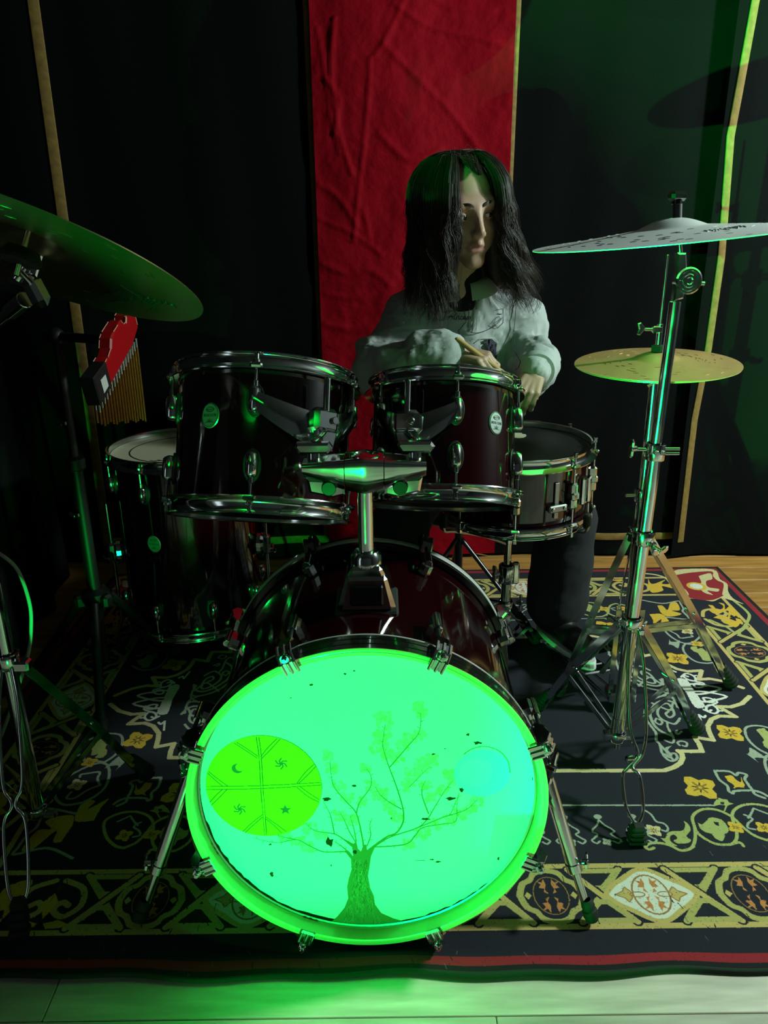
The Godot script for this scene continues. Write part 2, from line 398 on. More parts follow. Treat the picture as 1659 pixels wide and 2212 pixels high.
const R_FILL := [[1, 558, 236, 577, 229, 561, 246, 564, 259, 551, 272], [6, 701, -38, 719, -47, 723, -7, 706, 14, 706, 37, 725, 48, 715, 72, 695, 68, 695, 26], [2, 538, 492, 545, 497, 556, 489, 567, 479, 580, 478, 593, 487, 596, 508, 590, 521, 580, 527, 577, 535, 567, 546, 556, 537, 554, 525, 543, 520, 536, 509], [5, 572, 490, 582, 492, 579, 503, 573, 500], [2, 444, 534, 454, 536, 462, 523, 475, 516, 491, 516, 502, 511, 510, 496, 510, 487, 516, 494, 515, 514, 500, 530, 505, 540, 502, 547, 491, 551, 475, 551, 469, 543, 479, 536, 475, 526, 465, 533, 463, 546, 471, 558, 453, 553], [2, 598, 431, 613, 417, 621, 421, 630, 423, 630, 431, 638, 436, 623, 442, 611, 458, 607, 458, 617, 442, 607, 439, 590, 444], [5, 611, 430, 620, 430, 616, 438, 610, 437], [3, 657, 344, 674, 342, 677, 354, 684, 366, 693, 348, 690, 366, 690, 375, 682, 384, 671, 382, 659, 386, 665, 377, 657, 362], [2, 798, 236, 805, 249, 822, 249, 819, 236, 834, 240, 840, 218, 857, 205, 834, 176, 832, 164, 810, 169, 810, 185, 810, 210, 802, 219], [1, 757, 299, 755, 281, 773, 281, 785, 289, 763, 241, 752, 259, 742, 264], [3, 796, 526, 813, 525, 819, 493, 847, 546, 869, 546, 859, 492, 831, 488, 854, 466, 835, 451, 800, 447, 790, 478], [3, 749, 464, 791, 463, 794, 402, 768, 403, 775, 428, 740, 394, 748, 423], [0, 933, 775, 973, 820, 1101, 818, 1092, 733, 1100, 689, 1078, 630, 1071, 573, 1088, 529, 1066, 551, 1042, 574, 1027, 575, 994, 553, 964, 565, 920, 578, 888, 578, 905, 647], [4, 921, 763, 957, 775, 1011, 792, 1088, 800, 1077, 758, 1077, 721, 1087, 690, 1048, 608, 1048, 597, 998, 564, 959, 565, 922, 583, 896, 601, 928, 682, 911, 707], [0, 1025, 760, 1077, 784, 1064, 733, 1036, 716, 1022, 667, 1053, 649, 1039, 628, 1008, 638, 1014, 603, 991, 621, 992, 662, 1016, 710], [0, 923, 725, 938, 731, 933, 682, 936, 634, 928, 600, 898, 601, 918, 647, 927, 700], [3, 966, 527, 981, 521, 982, 489, 1003, 499, 1014, 520, 1008, 542, 1023, 531, 1010, 493, 1038, 519, 1041, 493, 1039, 451, 1028, 431, 1025, 451, 1013, 483, 969, 458, 954, 484, 970, 494], [3, 1009, 467, 1016, 462, 996, 422, 1018, 401, 992, 368, 973, 388, 965, 403, 989, 422], [3, 837, 746, 836, 697, 894, 732, 871, 696, 930, 694, 907, 653, 865, 678, 856, 642, 812, 626, 813, 673]]
const R_LINE := [[0, 13, -124, 311, 467, 321, 526, 322, 552, 311, 573, 296, 586, 276, 589, 260, 584, 250, 607, 252, 641, 253], [0, 13, 641, 253, 645, 224, 644, 197, 685, 210, 689, 175, 694, 153, 716, 123, 742, 109, 783, 113, 769, 87, 756, 66, 789, 69, 825, 54, 860, 21], [1, 8, 656, 71, 647, 46, 627, 35, 599, 49, 575, 81, 565, 104, 562, 146, 571, 172, 591, 191], [1, 7, 649, 67, 651, 21, 627, 14, 587, 37, 561, 77, 550, 116, 553, 154, 555, 179, 546, 208, 549, 225, 543, 259, 549, 284, 561, 287, 573, 276, 574, 261, 564, 261, 555, 274, 548, 262], [1, 7, 580, -36, 603, -63, 625, -80, 641, -53, 652, -35, 648, -4, 627, 14], [1, 7, 637, 117, 618, 140, 604, 136, 588, 116, 589, 89, 608, 58, 629, 50, 633, 78, 627, 102, 612, 113, 608, 97, 619, 86], [1, 6, 567, 208, 581, 219, 591, 201, 593, 154, 600, 132], [1, 6, 612, 169, 605, 177, 608, 184, 621, 173], [1, 6, 577, 116, 569, 131, 577, 143, 587, 132, 582, 120], [1, 6, 603, 230, 610, 233, 617, 219, 605, 212, 594, 219, 596, 229], [1, 7, 561, 287, 554, 246, 549, 225], [6, 8, 709, 6, 723, -7, 755, -2, 798, 20, 750, 40, 723, 42, 709, 18], [6, 7, 719, -47, 721, -65, 738, -60, 762, -46, 751, -28, 733, -26, 735, -44, 750, -46, 762, -32], [6, 7, 713, 80, 733, 98, 749, 85, 747, 63, 734, 60, 721, 76, 723, 88, 732, 82], [6, 6, 749, 85, 758, 87], [6, 7, 692, 103, 699, 115, 707, 107], [6, 6, 691, 107, 684, 141], [2, 7, 422, 562, 411, 566, 406, 559, 418, 550, 438, 549, 457, 556, 472, 569, 489, 568, 503, 558, 517, 534, 526, 507, 531, 481, 542, 465, 562, 453, 582, 451, 600, 458, 617, 476, 628, 508, 640, 531, 660, 545], [2, 7, 526, 507, 527, 524, 538, 542, 554, 554, 581, 555, 597, 543, 608, 521, 613, 495, 621, 469, 637, 451, 659, 440, 683, 438, 707, 446, 725, 468, 708, 510, 681, 537, 660, 545], [2, 7, 581, 555, 601, 550, 605, 560], [1, 5, 436, 450, 448, 466, 452, 487, 465, 493, 470, 506, 464, 516, 456, 513], [1, 5, 646, 470, 658, 483, 643, 496, 637, 509, 650, 514], [1, 5, 675, 451, 660, 470, 650, 480], [1, 5, 675, 451, 697, 468], [1, 5, -124, 427, 431, 437, 592, 440], [1, 7, 642, 325, 674, 328, 684, 342, 694, 333, 709, 341, 698, 357, 699, 393, 699, 407, 714, 419], [1, 7, 642, 325, 640, 356, 649, 377, 645, 395, 651, 403, 659, 395, 699, 394, 715, 402, 723, 413], [1, 7, 795, 407, 775, 388, 762, 360, 763, 327, 773, 294, 791, 271, 819, 275, 855, 310, 870, 343, 866, 381, 846, 406, 826, 414, 795, 407], [1, 7, 794, 267, 777, 241, 772, 203, 784, 165, 806, 153, 833, 156, 860, 176], [1, 7, 794, 267, 814, 262, 842, 261, 854, 235, 866, 239], [1, 6, 775, 350, 796, 363, 818, 392, 836, 391, 833, 372], [1, 6, 775, 350, 789, 326, 792, 303, 818, 307, 833, 311, 832, 320], [1, 7, 755, 571, 818, 542, 878, 559, 879, 540, 875, 502, 865, 482, 868, 440, 860, 425, 796, 442], [2, 10, 930, 419, 950, 388, 964, 369, 982, 330, 1058, 425, 1074, 476, 1066, 551], [0, 10, 825, 791, 873, 777, 901, 744, 902, 695]]
const R_FLOWER := [739, 181, 34, 3, 586, 382, 38, 3, 438, 513, 17, 0, 612, 507, 17, 3, 670, 509, 17, 3, 829, 346, 20, 0, 829, 266, 18, 3, 880, 407, 18, 3]
# ---------------------------------------------------------------- rug
const RUG_C := Vector3(0.117, 0, -1.813)
const RUG_H := Vector2(1.13, 0.842)
const RPX := 0.9
var rug_img: Image

func rp(x: float, y: float, q: int) -> Vector2:
	return Vector2((RUG_H.x * 1000 + (x if q % 2 == 0 else -x)) * RPX, (RUG_H.y * 1000 + (y if q < 2 else -y)) * RPX)

func rpts(d: Array, from: int, q: int, smooth := true) -> Array:
	var o := []
	for i in range(from, d.size() - 1, 2):
		o.append(rp(d[i], d[i + 1], q))
	return smooth_path(o, 4) if smooth else o

func rug_flower(x: float, y: float, r: float, c: Color, dark: Color, q: int) -> void:
	var ctr := rp(x, y, q)
	r *= RPX
	for k in 4:
		var w := PI / 4 + k * PI / 2 + 0.25
		var d := Vector2(cos(w), sin(w))
		var n := d.orthogonal()
		fill_poly(rug_img, [ctr + d * r * 0.1, ctr + d * r * 0.4 + n * r * 0.42, ctr + d * r * 0.75 + n * r * 0.32, ctr + d * r, ctr + d * r * 0.8 - n * r * 0.3, ctr + d * r * 0.4 - n * r * 0.42], c)
		stroke(rug_img, [ctr, ctr + d * r * 0.45], r * 0.1, dark)
	disc(rug_img, ctr, r * 0.2, dark)
	disc(rug_img, ctr, r * 0.1, c)

# one medallion of the border; centre in millimetres, along x or z
func border_piece(cx: float, cy: float, along_x: bool, kind: int, P: Dictionary) -> void:
	for q in 4:
		if (along_x and cx == 0 and q % 2 == 1) or (not along_x and cy == 0 and q >= 2):
			continue
		var T := func(a: float, b: float) -> Vector2:
			return rp(cx + (a if along_x else b), cy + (b if along_x else a), q)
		var loop := func(l: Array) -> Array:
			var o := []
			for p in l:
				o.append(T.call(p[0], p[1]))
			return o
		if kind == 0: # white lozenge with orange leaves
			fill_poly(rug_img, smooth_path(loop.call([[-92, 0], [-74, 22], [-48, 42], [-18, 62], [0, 66], [18, 62], [48, 42], [74, 22], [92, 0], [74, -22], [48, -42], [18, -62], [0, -66], [-18, -62], [-48, -42], [-74, -22], [-92, 0]]), 3), P.gold)
			fill_poly(rug_img, smooth_path(loop.call([[-80, 0], [-62, 20], [-40, 34], [-16, 52], [0, 56], [16, 52], [40, 34], [62, 20], [80, 0], [62, -20], [40, -34], [16, -52], [0, -56], [-16, -52], [-40, -34], [-62, -20], [-80, 0]]), 3), P.white)
			var ring := []
			for k in 25:
				ring.append(T.call(34 * cos(TAU * k / 24), 46 * sin(TAU * k / 24)))
			stroke(rug_img, ring, 3.0, P.brown)
			for s in [-1.0, 1.0]:
				fill_poly(rug_img, loop.call([[s * 36, 6], [s * 46, 18], [s * 52, 8], [s * 68, 0], [s * 52, -8], [s * 46, -18], [s * 36, -6]]), P.gold)
				stroke(rug_img, loop.call([[s * 36, 6], [s * 46, 18], [s * 52, 8], [s * 68, 0], [s * 52, -8], [s * 46, -18], [s * 36, -6]]), 2.0, P.brown)
				ring = []
				for k in 17:
					ring.append(T.call(s * 26 + 14 * cos(TAU * k / 16), 6 * sin(TAU * k / 16)))
				stroke(rug_img, ring, 2.0, P.brown)
		elif kind == 1: # dark round with gold ring
			fill_poly(rug_img, smooth_path(loop.call([[-66, 0], [-56, 30], [-38, 42], [-26, 60], [0, 66], [26, 60], [38, 42], [56, 30], [66, 0], [56, -30], [38, -42], [26, -60], [0, -66], [-26, -60], [-38, -42], [-56, -30], [-66, 0]]), 3), P.gold2)
			fill_poly(rug_img, smooth_path(loop.call([[-52, 0], [-44, 24], [-30, 32], [-20, 48], [0, 54], [20, 48], [30, 32], [44, 24], [52, 0], [44, -24], [30, -32], [20, -48], [0, -54], [-20, -48], [-30, -32], [-44, -24], [-52, 0]]), 3), P.navy)
			var ring2 := []
			for k in 25:
				ring2.append(T.call(33 * cos(TAU * k / 24), 44 * sin(TAU * k / 24)))
			stroke(rug_img, ring2, 2.0, P.brown)
			for s in [-1.0, 1.0]:
				fill_poly(rug_img, loop.call([[s * 36, 0], [s * 44, 9], [s * 50, 0], [s * 44, -9]]), P.gold)
		if kind < 2:
			for s in [-1.0, 1.0]:
				for v in [-1.0, 1.0]:
					fill_poly(rug_img, loop.call([[s * 4, v * 3], [s * 12, v * 8], [s * 10, v * 16], [s * 20, v * 18], [s * 15, v * 26], [s * 22, v * 34], [s * 12, v * 31], [s * 8, v * 40], [s * 5, v * 26], [s * 9, v * 14]]), P.orange)
		else: # scroll
			for s in [-1.0, 1.0]:
				stroke(rug_img, smooth_path(loop.call([[s * 10, -50], [s * 50, -30], [s * 60, 10], [s * 35, 35], [s * 12, 20], [s * 22, 2], [s * 36, 10]]), 5), 11.0, P.gold)
				fill_poly(rug_img, loop.call([[s * 5, 50], [s * 30, 42], [s * 52, 52], [s * 40, 60], [s * 14, 62]]), P.yellow)
			fill_poly(rug_img, loop.call([[0, -20], [14, 0], [8, 22], [0, 40], [-8, 22], [-14, 0]]), P.yellow)

func border_cross(cx: float, cy: float, along_x: bool, P: Dictionary) -> void:
	for q in 4:
		var T := func(a: float, b: float) -> Vector2:
			return rp(cx + (a if along_x else b), cy + (b if along_x else a), q)
		for s in [-1.0, 1.0]:
			for pass_ in [[17.0, P.navy], [11.0, P.gold if s > 0 else P.gold2]]:
				stroke(rug_img, [T.call(-50.0, -62.0 * s), T.call(50.0, 62.0 * s)], pass_[0], pass_[1])
			for w in [[11.0, P.gold2]]:
				stroke(rug_img, [T.call(-46.0, s * 58), T.call(46.0, s * 58), T.call(8.0, s * 16), T.call(-8.0, s * 16), T.call(-46.0, s * 58)], w[0], w[1])

func rug() -> void:
	var W := int(RUG_H.x * 2000 * RPX)
	var Hh := int(RUG_H.y * 2000 * RPX)
	rug_img = Image.create(W, Hh, false, Image.FORMAT_RGB8)
	var P := {"navy": Color(0.10, 0.11, 0.15), "gold": Color(0.78, 0.68, 0.40), "gold2": Color(0.70, 0.66, 0.38), "cream": Color(0.82, 0.76, 0.55), "pale": Color(0.62, 0.66, 0.58), "leaf": Color(0.66, 0.68, 0.40), "yellow": Color(0.85, 0.68, 0.22), "red": Color(0.58, 0.13, 0.16), "white": Color(0.86, 0.86, 0.80), "orange": Color(0.78, 0.50, 0.28), "brown": Color(0.62, 0.45, 0.25), "edge": Color(0.06, 0.09, 0.08)}
	var pal := [P.cream, P.pale, P.leaf, P.yellow, P.red, P.navy, P.white, P.orange]
	rug_img.fill(P.edge)
	var inset := func(mm: float, c: Color) -> void:
		rug_img.fill_rect(Rect2i(int(mm * RPX), int(mm * RPX), W - 2 * int(mm * RPX), Hh - 2 * int(mm * RPX)), c)
	inset.call(14.0, P.red)
	inset.call(33.0, P.navy)
	inset.call(86.0, P.gold)
	inset.call(98.0, P.navy)
	inset.call(228.0, P.gold)
	inset.call(240.0, P.navy)
	for x in [94.5, 283.5, 472.5, 655.0]:
		border_cross(x, 679, true, P)
	for y in [108.0, 325.0]:
		border_cross(967, y, false, P)
	for m in [[0.0, 0], [189.0, 1], [378.0, 0], [567.0, 1], [755.0, 2]]:
		border_piece(m[0], 679, true, m[1], P)
	for m in [[0.0, 0], [215.0, 1], [435.0, 2]]:
		border_piece(967, m[0], false, m[1], P)
	for q in 4:
		for d in R_FILL:
			fill_poly(rug_img, rpts(d, 1, q, d.size() > 14), pal[d[0]])
		for d in R_LINE:
			stroke(rug_img, rpts(d, 2, q, not (d[0] == 0 and d[1] == 13)), d[1] * RPX, pal[d[0]])
		for i in range(0, R_FLOWER.size(), 4):
			rug_flower(R_FLOWER[i], R_FLOWER[i + 1], R_FLOWER[i + 2] * 1.15, pal[R_FLOWER[i + 3]], Color(0.55, 0.42, 0.15), q)
		disc(rug_img, rp(984, 674, q), 30, P.yellow)
		disc(rug_img, rp(984, 674, q), 20, P.white)
		for k in 6: # little arched motifs along the long sides
			var bx := 40.0 + 73.0 * k
			if bx > 430:
				break
			var S := func(l: Array) -> Array:
				var o := []
				for p in l:
					o.append(rp(bx + p[0], p[1], q))
				return o
			disc(rug_img, rp(bx, 471, q), 8, P.pale, 6.5)
			for s in [-1.0, 1.0]:
				stroke(rug_img, smooth_path(S.call([[0, 480], [s * 8, 496], [s * 20, 508], [s * 22, 516], [s * 14, 522], [s * 22, 532], [s * 30, 540], [s * 22, 548], [s * 14, 542]]), 3), 4.0, P.pale)
			rug_flower(bx, 544, 12, P.pale, P.brown, q)
	# worn pile
	rng.seed = 31
	for i in 60000:
		var x := rng.randi() % (W - 3)
		var y := rng.randi() % (Hh - 3)
		var c := rug_img.get_pixel(x, y)
		var f := rng.randf_range(0.72, 1.12)
		rug_img.fill_rect(Rect2i(x, y, 2, 2), Color(c.r * f, c.g * f, c.b * f))
	for i in 260:
		var p := Vector2(rng.randf() * W, Hh * rng.randf_range(0.82, 1.0))
		var d := Vector2(rng.randf_range(-2, 6), rng.randf_range(4, 16))
		stroke(rug_img, [p, p + d], 1.0, Color(0.35, 0.36, 0.33) if i % 3 == 0 else Color(0.05, 0.06, 0.06))
	rug_img.generate_mipmaps()
	var m := mat(Color(1, 1, 1), 1.0)
	m.albedo_texture = ImageTexture.create_from_image(rug_img)
	var t := thing("patterned_rug", "navy rug with gold knotwork border and pale floral scrolls under the drum kit", "rug")
	var top := []
	var low := []
	for j in 61:
		var r1 := []
		var r2 := []
		for i in 121:
			var u := i / 60.0 - 1
			var v := j / 30.0 - 1
			var wav := 0.004 * sin(u * 13.0) * smoothstep(0.9, 1.0, v) + 0.003 * sin(u * 31.0 + 1.0) * smoothstep(0.93, 1.0, v)
			var lift := (0.004 + 0.003 * sin(u * 9.0 + 0.6)) * smoothstep(0.93, 1.0, v)
			var x := RUG_C.x + u * RUG_H.x
			var z := RUG_C.z + v * RUG_H.y + wav
			r1.append(Vector3(x, 0.0065 + lift, z))
			r2.append(Vector3(x, 0.001 + lift * 0.6, z))
		top.append(r1)
		low.append(r2)
	var a := Acc.new()
	sheet(a, top, true, true)
	obj("pile", a, m, t)
	a = Acc.new()
	sheet(a, low)
	for e in [[top[60], low[60], Vector3(0, 0, 1)], [top[0], low[0], Vector3(0, 0, -1)]]:
		for i in 120:
			a.quad(e[0][i], e[0][i + 1], e[1][i + 1], e[1][i], e[2], e[2], e[2], e[2])
	for j in 60:
		for s in [0, 120]:
			var n := Vector3(-1 if s == 0 else 1, 0, 0)
			a.quad(top[j][s], top[j + 1][s], low[j + 1][s], low[j][s], n, n, n, n)
	obj("backing", a, M.rubber, t)
	a = Acc.new()
	var edge := []
	for i in range(0, 121):
		edge.append(top[60][i] + Vector3(0, -0.002, 0.001))
	tube(a, edge, 0.0042, 8)
	obj("edge_binding", a, M.edge_green, t, "dark green overlocked edge")
# ---------------------------------------------------------------- painting on the bass drum head
func hp(d: Array, from := 0) -> Array:
	var o := []
	for i in range(from, d.size() - 1, 2):
		o.append(Vector2(d[i], d[i + 1]))
	return o

func head_art() -> Image:
	var img := Image.create(1024, 1024, false, Image.FORMAT_RGB8)
	rng.seed = 77
	var white := Color(0.84, 0.90, 0.88)
	var ink := Color(0.25, 0.32, 0.2)
	img.fill(Color(0.035, 0.035, 0.035))
	var edge := []
	for i in 180:
		var w := TAU * i / 180
		var r := 505.0 + (rng.randf_range(-5, 2) if sin(w) > 0.2 else 0.0)
		edge.append(Vector2(516, 504) + Vector2(cos(w), sin(w)) * r)
	fill_poly(img, edge, white)
	for i in range(0, H_LEAF.size(), 3):
		for k in 26:
			var p: Vector2 = Vector2(H_LEAF[i], H_LEAF[i + 1]) + Vector2(rng.randf_range(-1, 1), rng.randf_range(-1, 1)) * H_LEAF[i + 2] * 1.0
			disc(img, p, rng.randf_range(3, 8), Color(0.74, 0.87, 0.50).lerp(white, rng.randf() * 0.6))
	# sun
	var sc := Vector2((H_SUN[0] + H_SUN[2]) / 2.0, (H_SUN[1] + H_SUN[3]) / 2.0)
	var sr: float = (H_SUN[2] - H_SUN[0]) / 2.0
	var sy: float = (H_SUN[7] - H_SUN[5]) / 2.0
	sc.y = (H_SUN[7] + H_SUN[5]) / 2.0
	disc(img, sc + Vector2(1.5, -2), sr, ink, sy)
	disc(img, sc, sr, Color(0.86, 0.82, 0.10), sy)
	for l in H_LINES:
		stroke(img, smooth_path(hp(l), 4), 2.8, ink)
	var sym := hp(H_SYM)
	var dk := Color(0.3, 0.36, 0.26)
	disc(img, sym[0], 17, dk)
	disc(img, sym[0] + Vector2(8, -4), 13, Color(0.86, 0.82, 0.10))
	for q in [1, 2]:
		for k in 6:
			var w := TAU * k / 6
			stroke(img, smooth_path([sym[q], sym[q] + Vector2(cos(w), sin(w)) * 10, sym[q] + Vector2(cos(w + 0.6), sin(w + 0.6)) * 19], 4), 4.5, dk)
		disc(img, sym[q], 5, dk)
	var star := []
	for k in 10:
		var w := -PI / 2 + TAU * k / 10
		star.append(sym[3] + Vector2(cos(w), sin(w)) * (20.0 if k % 2 == 0 else 8.5))
	fill_poly(img, star, dk)
	# moon
	var mp := hp(H_MOON)
	disc(img, mp[0] - Vector2(3, 0), 84, Color(0.66, 0.86, 1.0))
	disc(img, mp[0] - Vector2(22, 6), 50, Color(0.74, 0.92, 1.0))
	stroke(img, smooth_path(mp.slice(2), 5), 2.5, Color(0.2, 0.35, 0.25))
	# tree
	var bark := Color(0.40, 0.38, 0.26)
	for b in H_BRANCH:
		var pts := smooth_path(hp(b, 1), 5)
		stroke(img, pts, b[0] * 1.3, bark, 1.6)
		for i in range(3, pts.size() - 1, 3):
			var d: Vector2 = (pts[i + 1] - pts[i]).orthogonal().normalized() * (9.0 if i % 2 == 0 else -9.0)
			stroke(img, [pts[i], pts[i] + d + (pts[i + 1] - pts[i]).normalized() * 5], 2.0, Color(0.34, 0.45, 0.22))
	fill_poly(img, hp(H_TRUNK), bark)
	for i in 260:
		var y := rng.randf_range(745, 1010)
		var half := lerpf(24, 60, clampf((y - 860) / 140, 0, 1))
		var x := 485 + rng.randf_range(-half, half)
		var p := Vector2(x, y)
		stroke(img, smooth_path([p, p + Vector2(rng.randf_range(-4, 4), 8), p + Vector2(rng.randf_range(-6, 6), 16)], 2), 1.4, Color(0.5, 0.47, 0.33) if i % 2 == 0 else Color(0.3, 0.28, 0.18))
	for i in range(0, H_FLAKE.size(), 4):
		var c := Vector2(H_FLAKE[i], H_FLAKE[i + 1])
		var pl := []
		for k in 11:
			var w := TAU * k / 11
			pl.append(c + Vector2(cos(w) * H_FLAKE[i + 2], sin(w) * H_FLAKE[i + 3]) * rng.randf_range(0.45, 1.15))
		fill_poly(img, pl, Color(0.14, 0.15, 0.11))
	img.generate_mipmaps()
	return img
# ---------------------------------------------------------------- drums
var lug_src: MeshInstance3D
var rod_meshes := {}

func objw(called: String, a, m, parent: Node3D, label := "") -> MeshInstance3D: # vertices in world space
	var o := obj(called, a, m, parent, label)
	var p: Node = parent
	var off := Transform3D.IDENTITY
	while p != self:
		off = p.transform * off
		p = p.get_parent()
	o.transform = off.affine_inverse()
	return o

func lug_mesh() -> ArrayMesh: # origin on the shell, z outwards, y towards the hoop
	var a := Acc.new()
	var pr := []
	for i in 9:
		var w := -PI / 2 + PI * i / 8
		pr.append(Vector2(maxf(cos(w), 0.0) * 0.0115, sin(w) * 0.0115 + (0.013 if i > 4 else (-0.013 if i < 4 else 0.0))))
	lathe(a, Transform3D(Basis(Vector3(1, 0, 0), Vector3(0, 1, 0), Vector3(0, 0, 1.25)), Vector3(0, 0, 0.009)), pr, 16)
	cyl(a, Vector3(0, 0.018, 0.012), Vector3(0, 0.033, 0.012), 0.0052, 10)
	box(a, at(Vector3(0, 0, 0.006)), Vector3(0.016, 0.04, 0.012), 0.004)
	return a.mesh()

func gasket_mesh() -> ArrayMesh:
	var a := Acc.new()
	var pl := PackedVector2Array()
	for i in 24:
		var w := TAU * i / 24
		pl.append(Vector2(cos(w) * 0.016, sin(w) * 0.03))
	prism(a, at(Vector3(0, 0, 0.001)), pl, 0.005, 0.001)
	return a.mesh()

func rod_mesh(L: float) -> ArrayMesh:
	var a := Acc.new()
	cyl(a, Vector3(0, 0, 0), Vector3(0, L, 0), 0.0028, 8)
	cyl(a, Vector3(0, L - 0.004, 0), Vector3(0, L + 0.002, 0), 0.0065, 10)
	box(a, at(Vector3(0, L + 0.007, 0)), Vector3(0.0065, 0.011, 0.0065), 0.001)
	return a.mesh()

var lug_m: ArrayMesh
var gasket_m: ArrayMesh

func hoop_acc(R: float, y: float, s: float, ears: Array) -> Acc: # triple-flanged steel hoop; s=1 top, -1 bottom
	var a := Acc.new()
	var pr := []
	for p in [[0.004, -0.012], [0.019, -0.0145], [0.0195, -0.0125], [0.010, -0.006], [0.0075, -0.002], [0.0072, 0.011], [0.0085, 0.0135], [0.0125, 0.0152], [0.0125, 0.0168], [0.0075, 0.0172], [0.005, 0.015], [0.0045, -0.010], [0.004, -0.012]]:
		pr.append(Vector2(R + p[0], y + s * p[1]))
	if s > 0:
		pass
	lathe(a, I, pr, 72)
	for w in ears:
		box(a, at(Vector3(cos(w) * (R + 0.016), y - s * 0.009, sin(w) * (R + 0.016)), Basis(Vector3.UP, -w)), Vector3(0.016, 0.009, 0.022), 0.003)
	return a

func head_skin(R: float, y: float, m, parent: Node, called: String, label := "") -> MeshInstance3D:
	var a := Acc.new()
	lathe(a, I, [Vector2(R + 0.003, y - 0.008), Vector2(R + 0.003, y - 0.001), Vector2(R, y + 0.001), Vector2(R - 0.006, y), Vector2(0, y)], 64)
	return obj(called, a, m, parent, label)

# lugs, rods and hoops for one drum standing along local Y
func dress(t: Node3D, R: float, h: float, angs: Array, lug_in: float, bottom := true) -> void:
	for e in [1.0, -1.0]:
		if e < 0 and not bottom:
			continue
		var yh := h if e > 0 else 0.0
		obj("hoop", hoop_acc(R, yh, e, angs), M.chrome, t)
		for w in angs:
			var out := Vector3(cos(w), 0, sin(w))
			var b := Basis(Vector3.UP.cross(out), Vector3.UP, out) if e > 0 else Basis(Vector3.DOWN.cross(out), Vector3.DOWN, out)
			var p := out * R + Vector3(0, yh - e * lug_in, 0)
			var l := obj("lug", lug_m, M.chrome, t)
			l.transform = Transform3D(b, p)
			var gk := obj("gasket", gasket_m, M.black, l)
			gk.position = Vector3.ZERO
			var L := lug_in - 0.026
			var key := "%.3f" % L
			if not rod_meshes.has(key):
				rod_meshes[key] = rod_mesh(L)
			var rd := obj("tension_rod", rod_meshes[key], M.chrome, t)
			rd.transform = Transform3D(b, p + b * Vector3(0, 0.026, 0.0125))

func badge(t: Node3D, R: float, y: float, w: float, s := 1.0) -> void:
	var out := Vector3(cos(w), 0, sin(w))
	var b := Basis(Vector3.UP.cross(out), Vector3.UP, out)
	var a := Acc.new()
	var pl := PackedVector2Array()
	for i in 36:
		var q := TAU * i / 36
		pl.append(Vector2(cos(q) * 0.0195, sin(q) * 0.0235) * s)
	# bend the plate round the shell
	var idx := 0
	for r in [[1.0, 0.93, 0.0012, 0.0024], [0.93, 0.0, 0.0024, 0.0024]]:
		for i in 36:
			var q0 := pl[i]
			var q1 := pl[(i + 1) % 36]
			var f := func(q: Vector2, dz: float) -> Vector3:
				return Vector3(q.x, q.y, sqrt(R * R - q.x * q.x) - R + dz)
			var n0 := Vector3(0, 0, 1) if idx == 1 else Vector3(q0.x, q0.y, 0.02).normalized()
			a.quad(f.call(q0 * r[0], r[2]), f.call(q1 * r[0], r[2]), f.call(q1 * r[1], r[3]), f.call(q0 * r[1], r[3]), n0, n0, n0, n0)
		idx += 1
	var o := obj("badge", a, M.badge, t, "oval silver maker's badge")
	o.transform = Transform3D(b, out * R + Vector3(0, y, 0))
	a = Acc.new()
	var rz := func(q: Vector2) -> Vector3:
		return Vector3(q.x, q.y, sqrt(R * R - q.x * q.x) - R + 0.0028)
	for el in [[0.0172, 0.0212, 0.0], [0.0086, 0.0042, 0.0105]]:
		var ring := []
		for i in 41:
			ring.append(rz.call(Vector2(cos(TAU * i / 40) * el[0], el[2] + sin(TAU * i / 40) * el[1]) * s))
		tube(a, ring, 0.00035 * s, 5, false)
	for i in 7:
		var q := PI * (0.12 + 0.76 * i / 6.0)
		tube(a, [rz.call(Vector2(0, -0.0125) * s), rz.call((Vector2(0, -0.0125) + Vector2(cos(q), sin(q)) * (0.006 + 0.002 * (i % 2))) * s)], 0.00028 * s, 4, false)
	tube(a, [rz.call(Vector2(-0.009, -0.013) * s), rz.call(Vector2(0, -0.0122) * s), rz.call(Vector2(0.009, -0.013) * s)], 0.0004 * s, 4, false)
	obj("emblem", a, M.badge_ink, o)
	for tx in [["MAPEX", 0.0105, 0.0042], ["HORIZON", 0.0, 0.0054]]:
		var tm := TextMesh.new()
		tm.text = tx[0]
		var sf := SystemFont.new()
		sf.font_names = PackedStringArray(["Droid Serif"])
		tm.font = sf
		tm.font_size = 16
		tm.pixel_size = tx[2] * s / 14.0
		tm.depth = 0.0004
		tm.curve_step = 1.0
		var lt := obj("lettering", tm, M.badge_ink, o)
		lt.position = Vector3(0, tx[1] * s, 0.0024)

func shell_part(t: Node3D, R: float, h: float) -> void:
	var a := Acc.new()
	lathe(a, I, [Vector2(R - 0.006, 0.0), Vector2(R, 0.002), Vector2(R, h - 0.002), Vector2(R - 0.006, h)], 96)
	obj("shell", a, M.shell, t, "dark cherry lacquered shell")

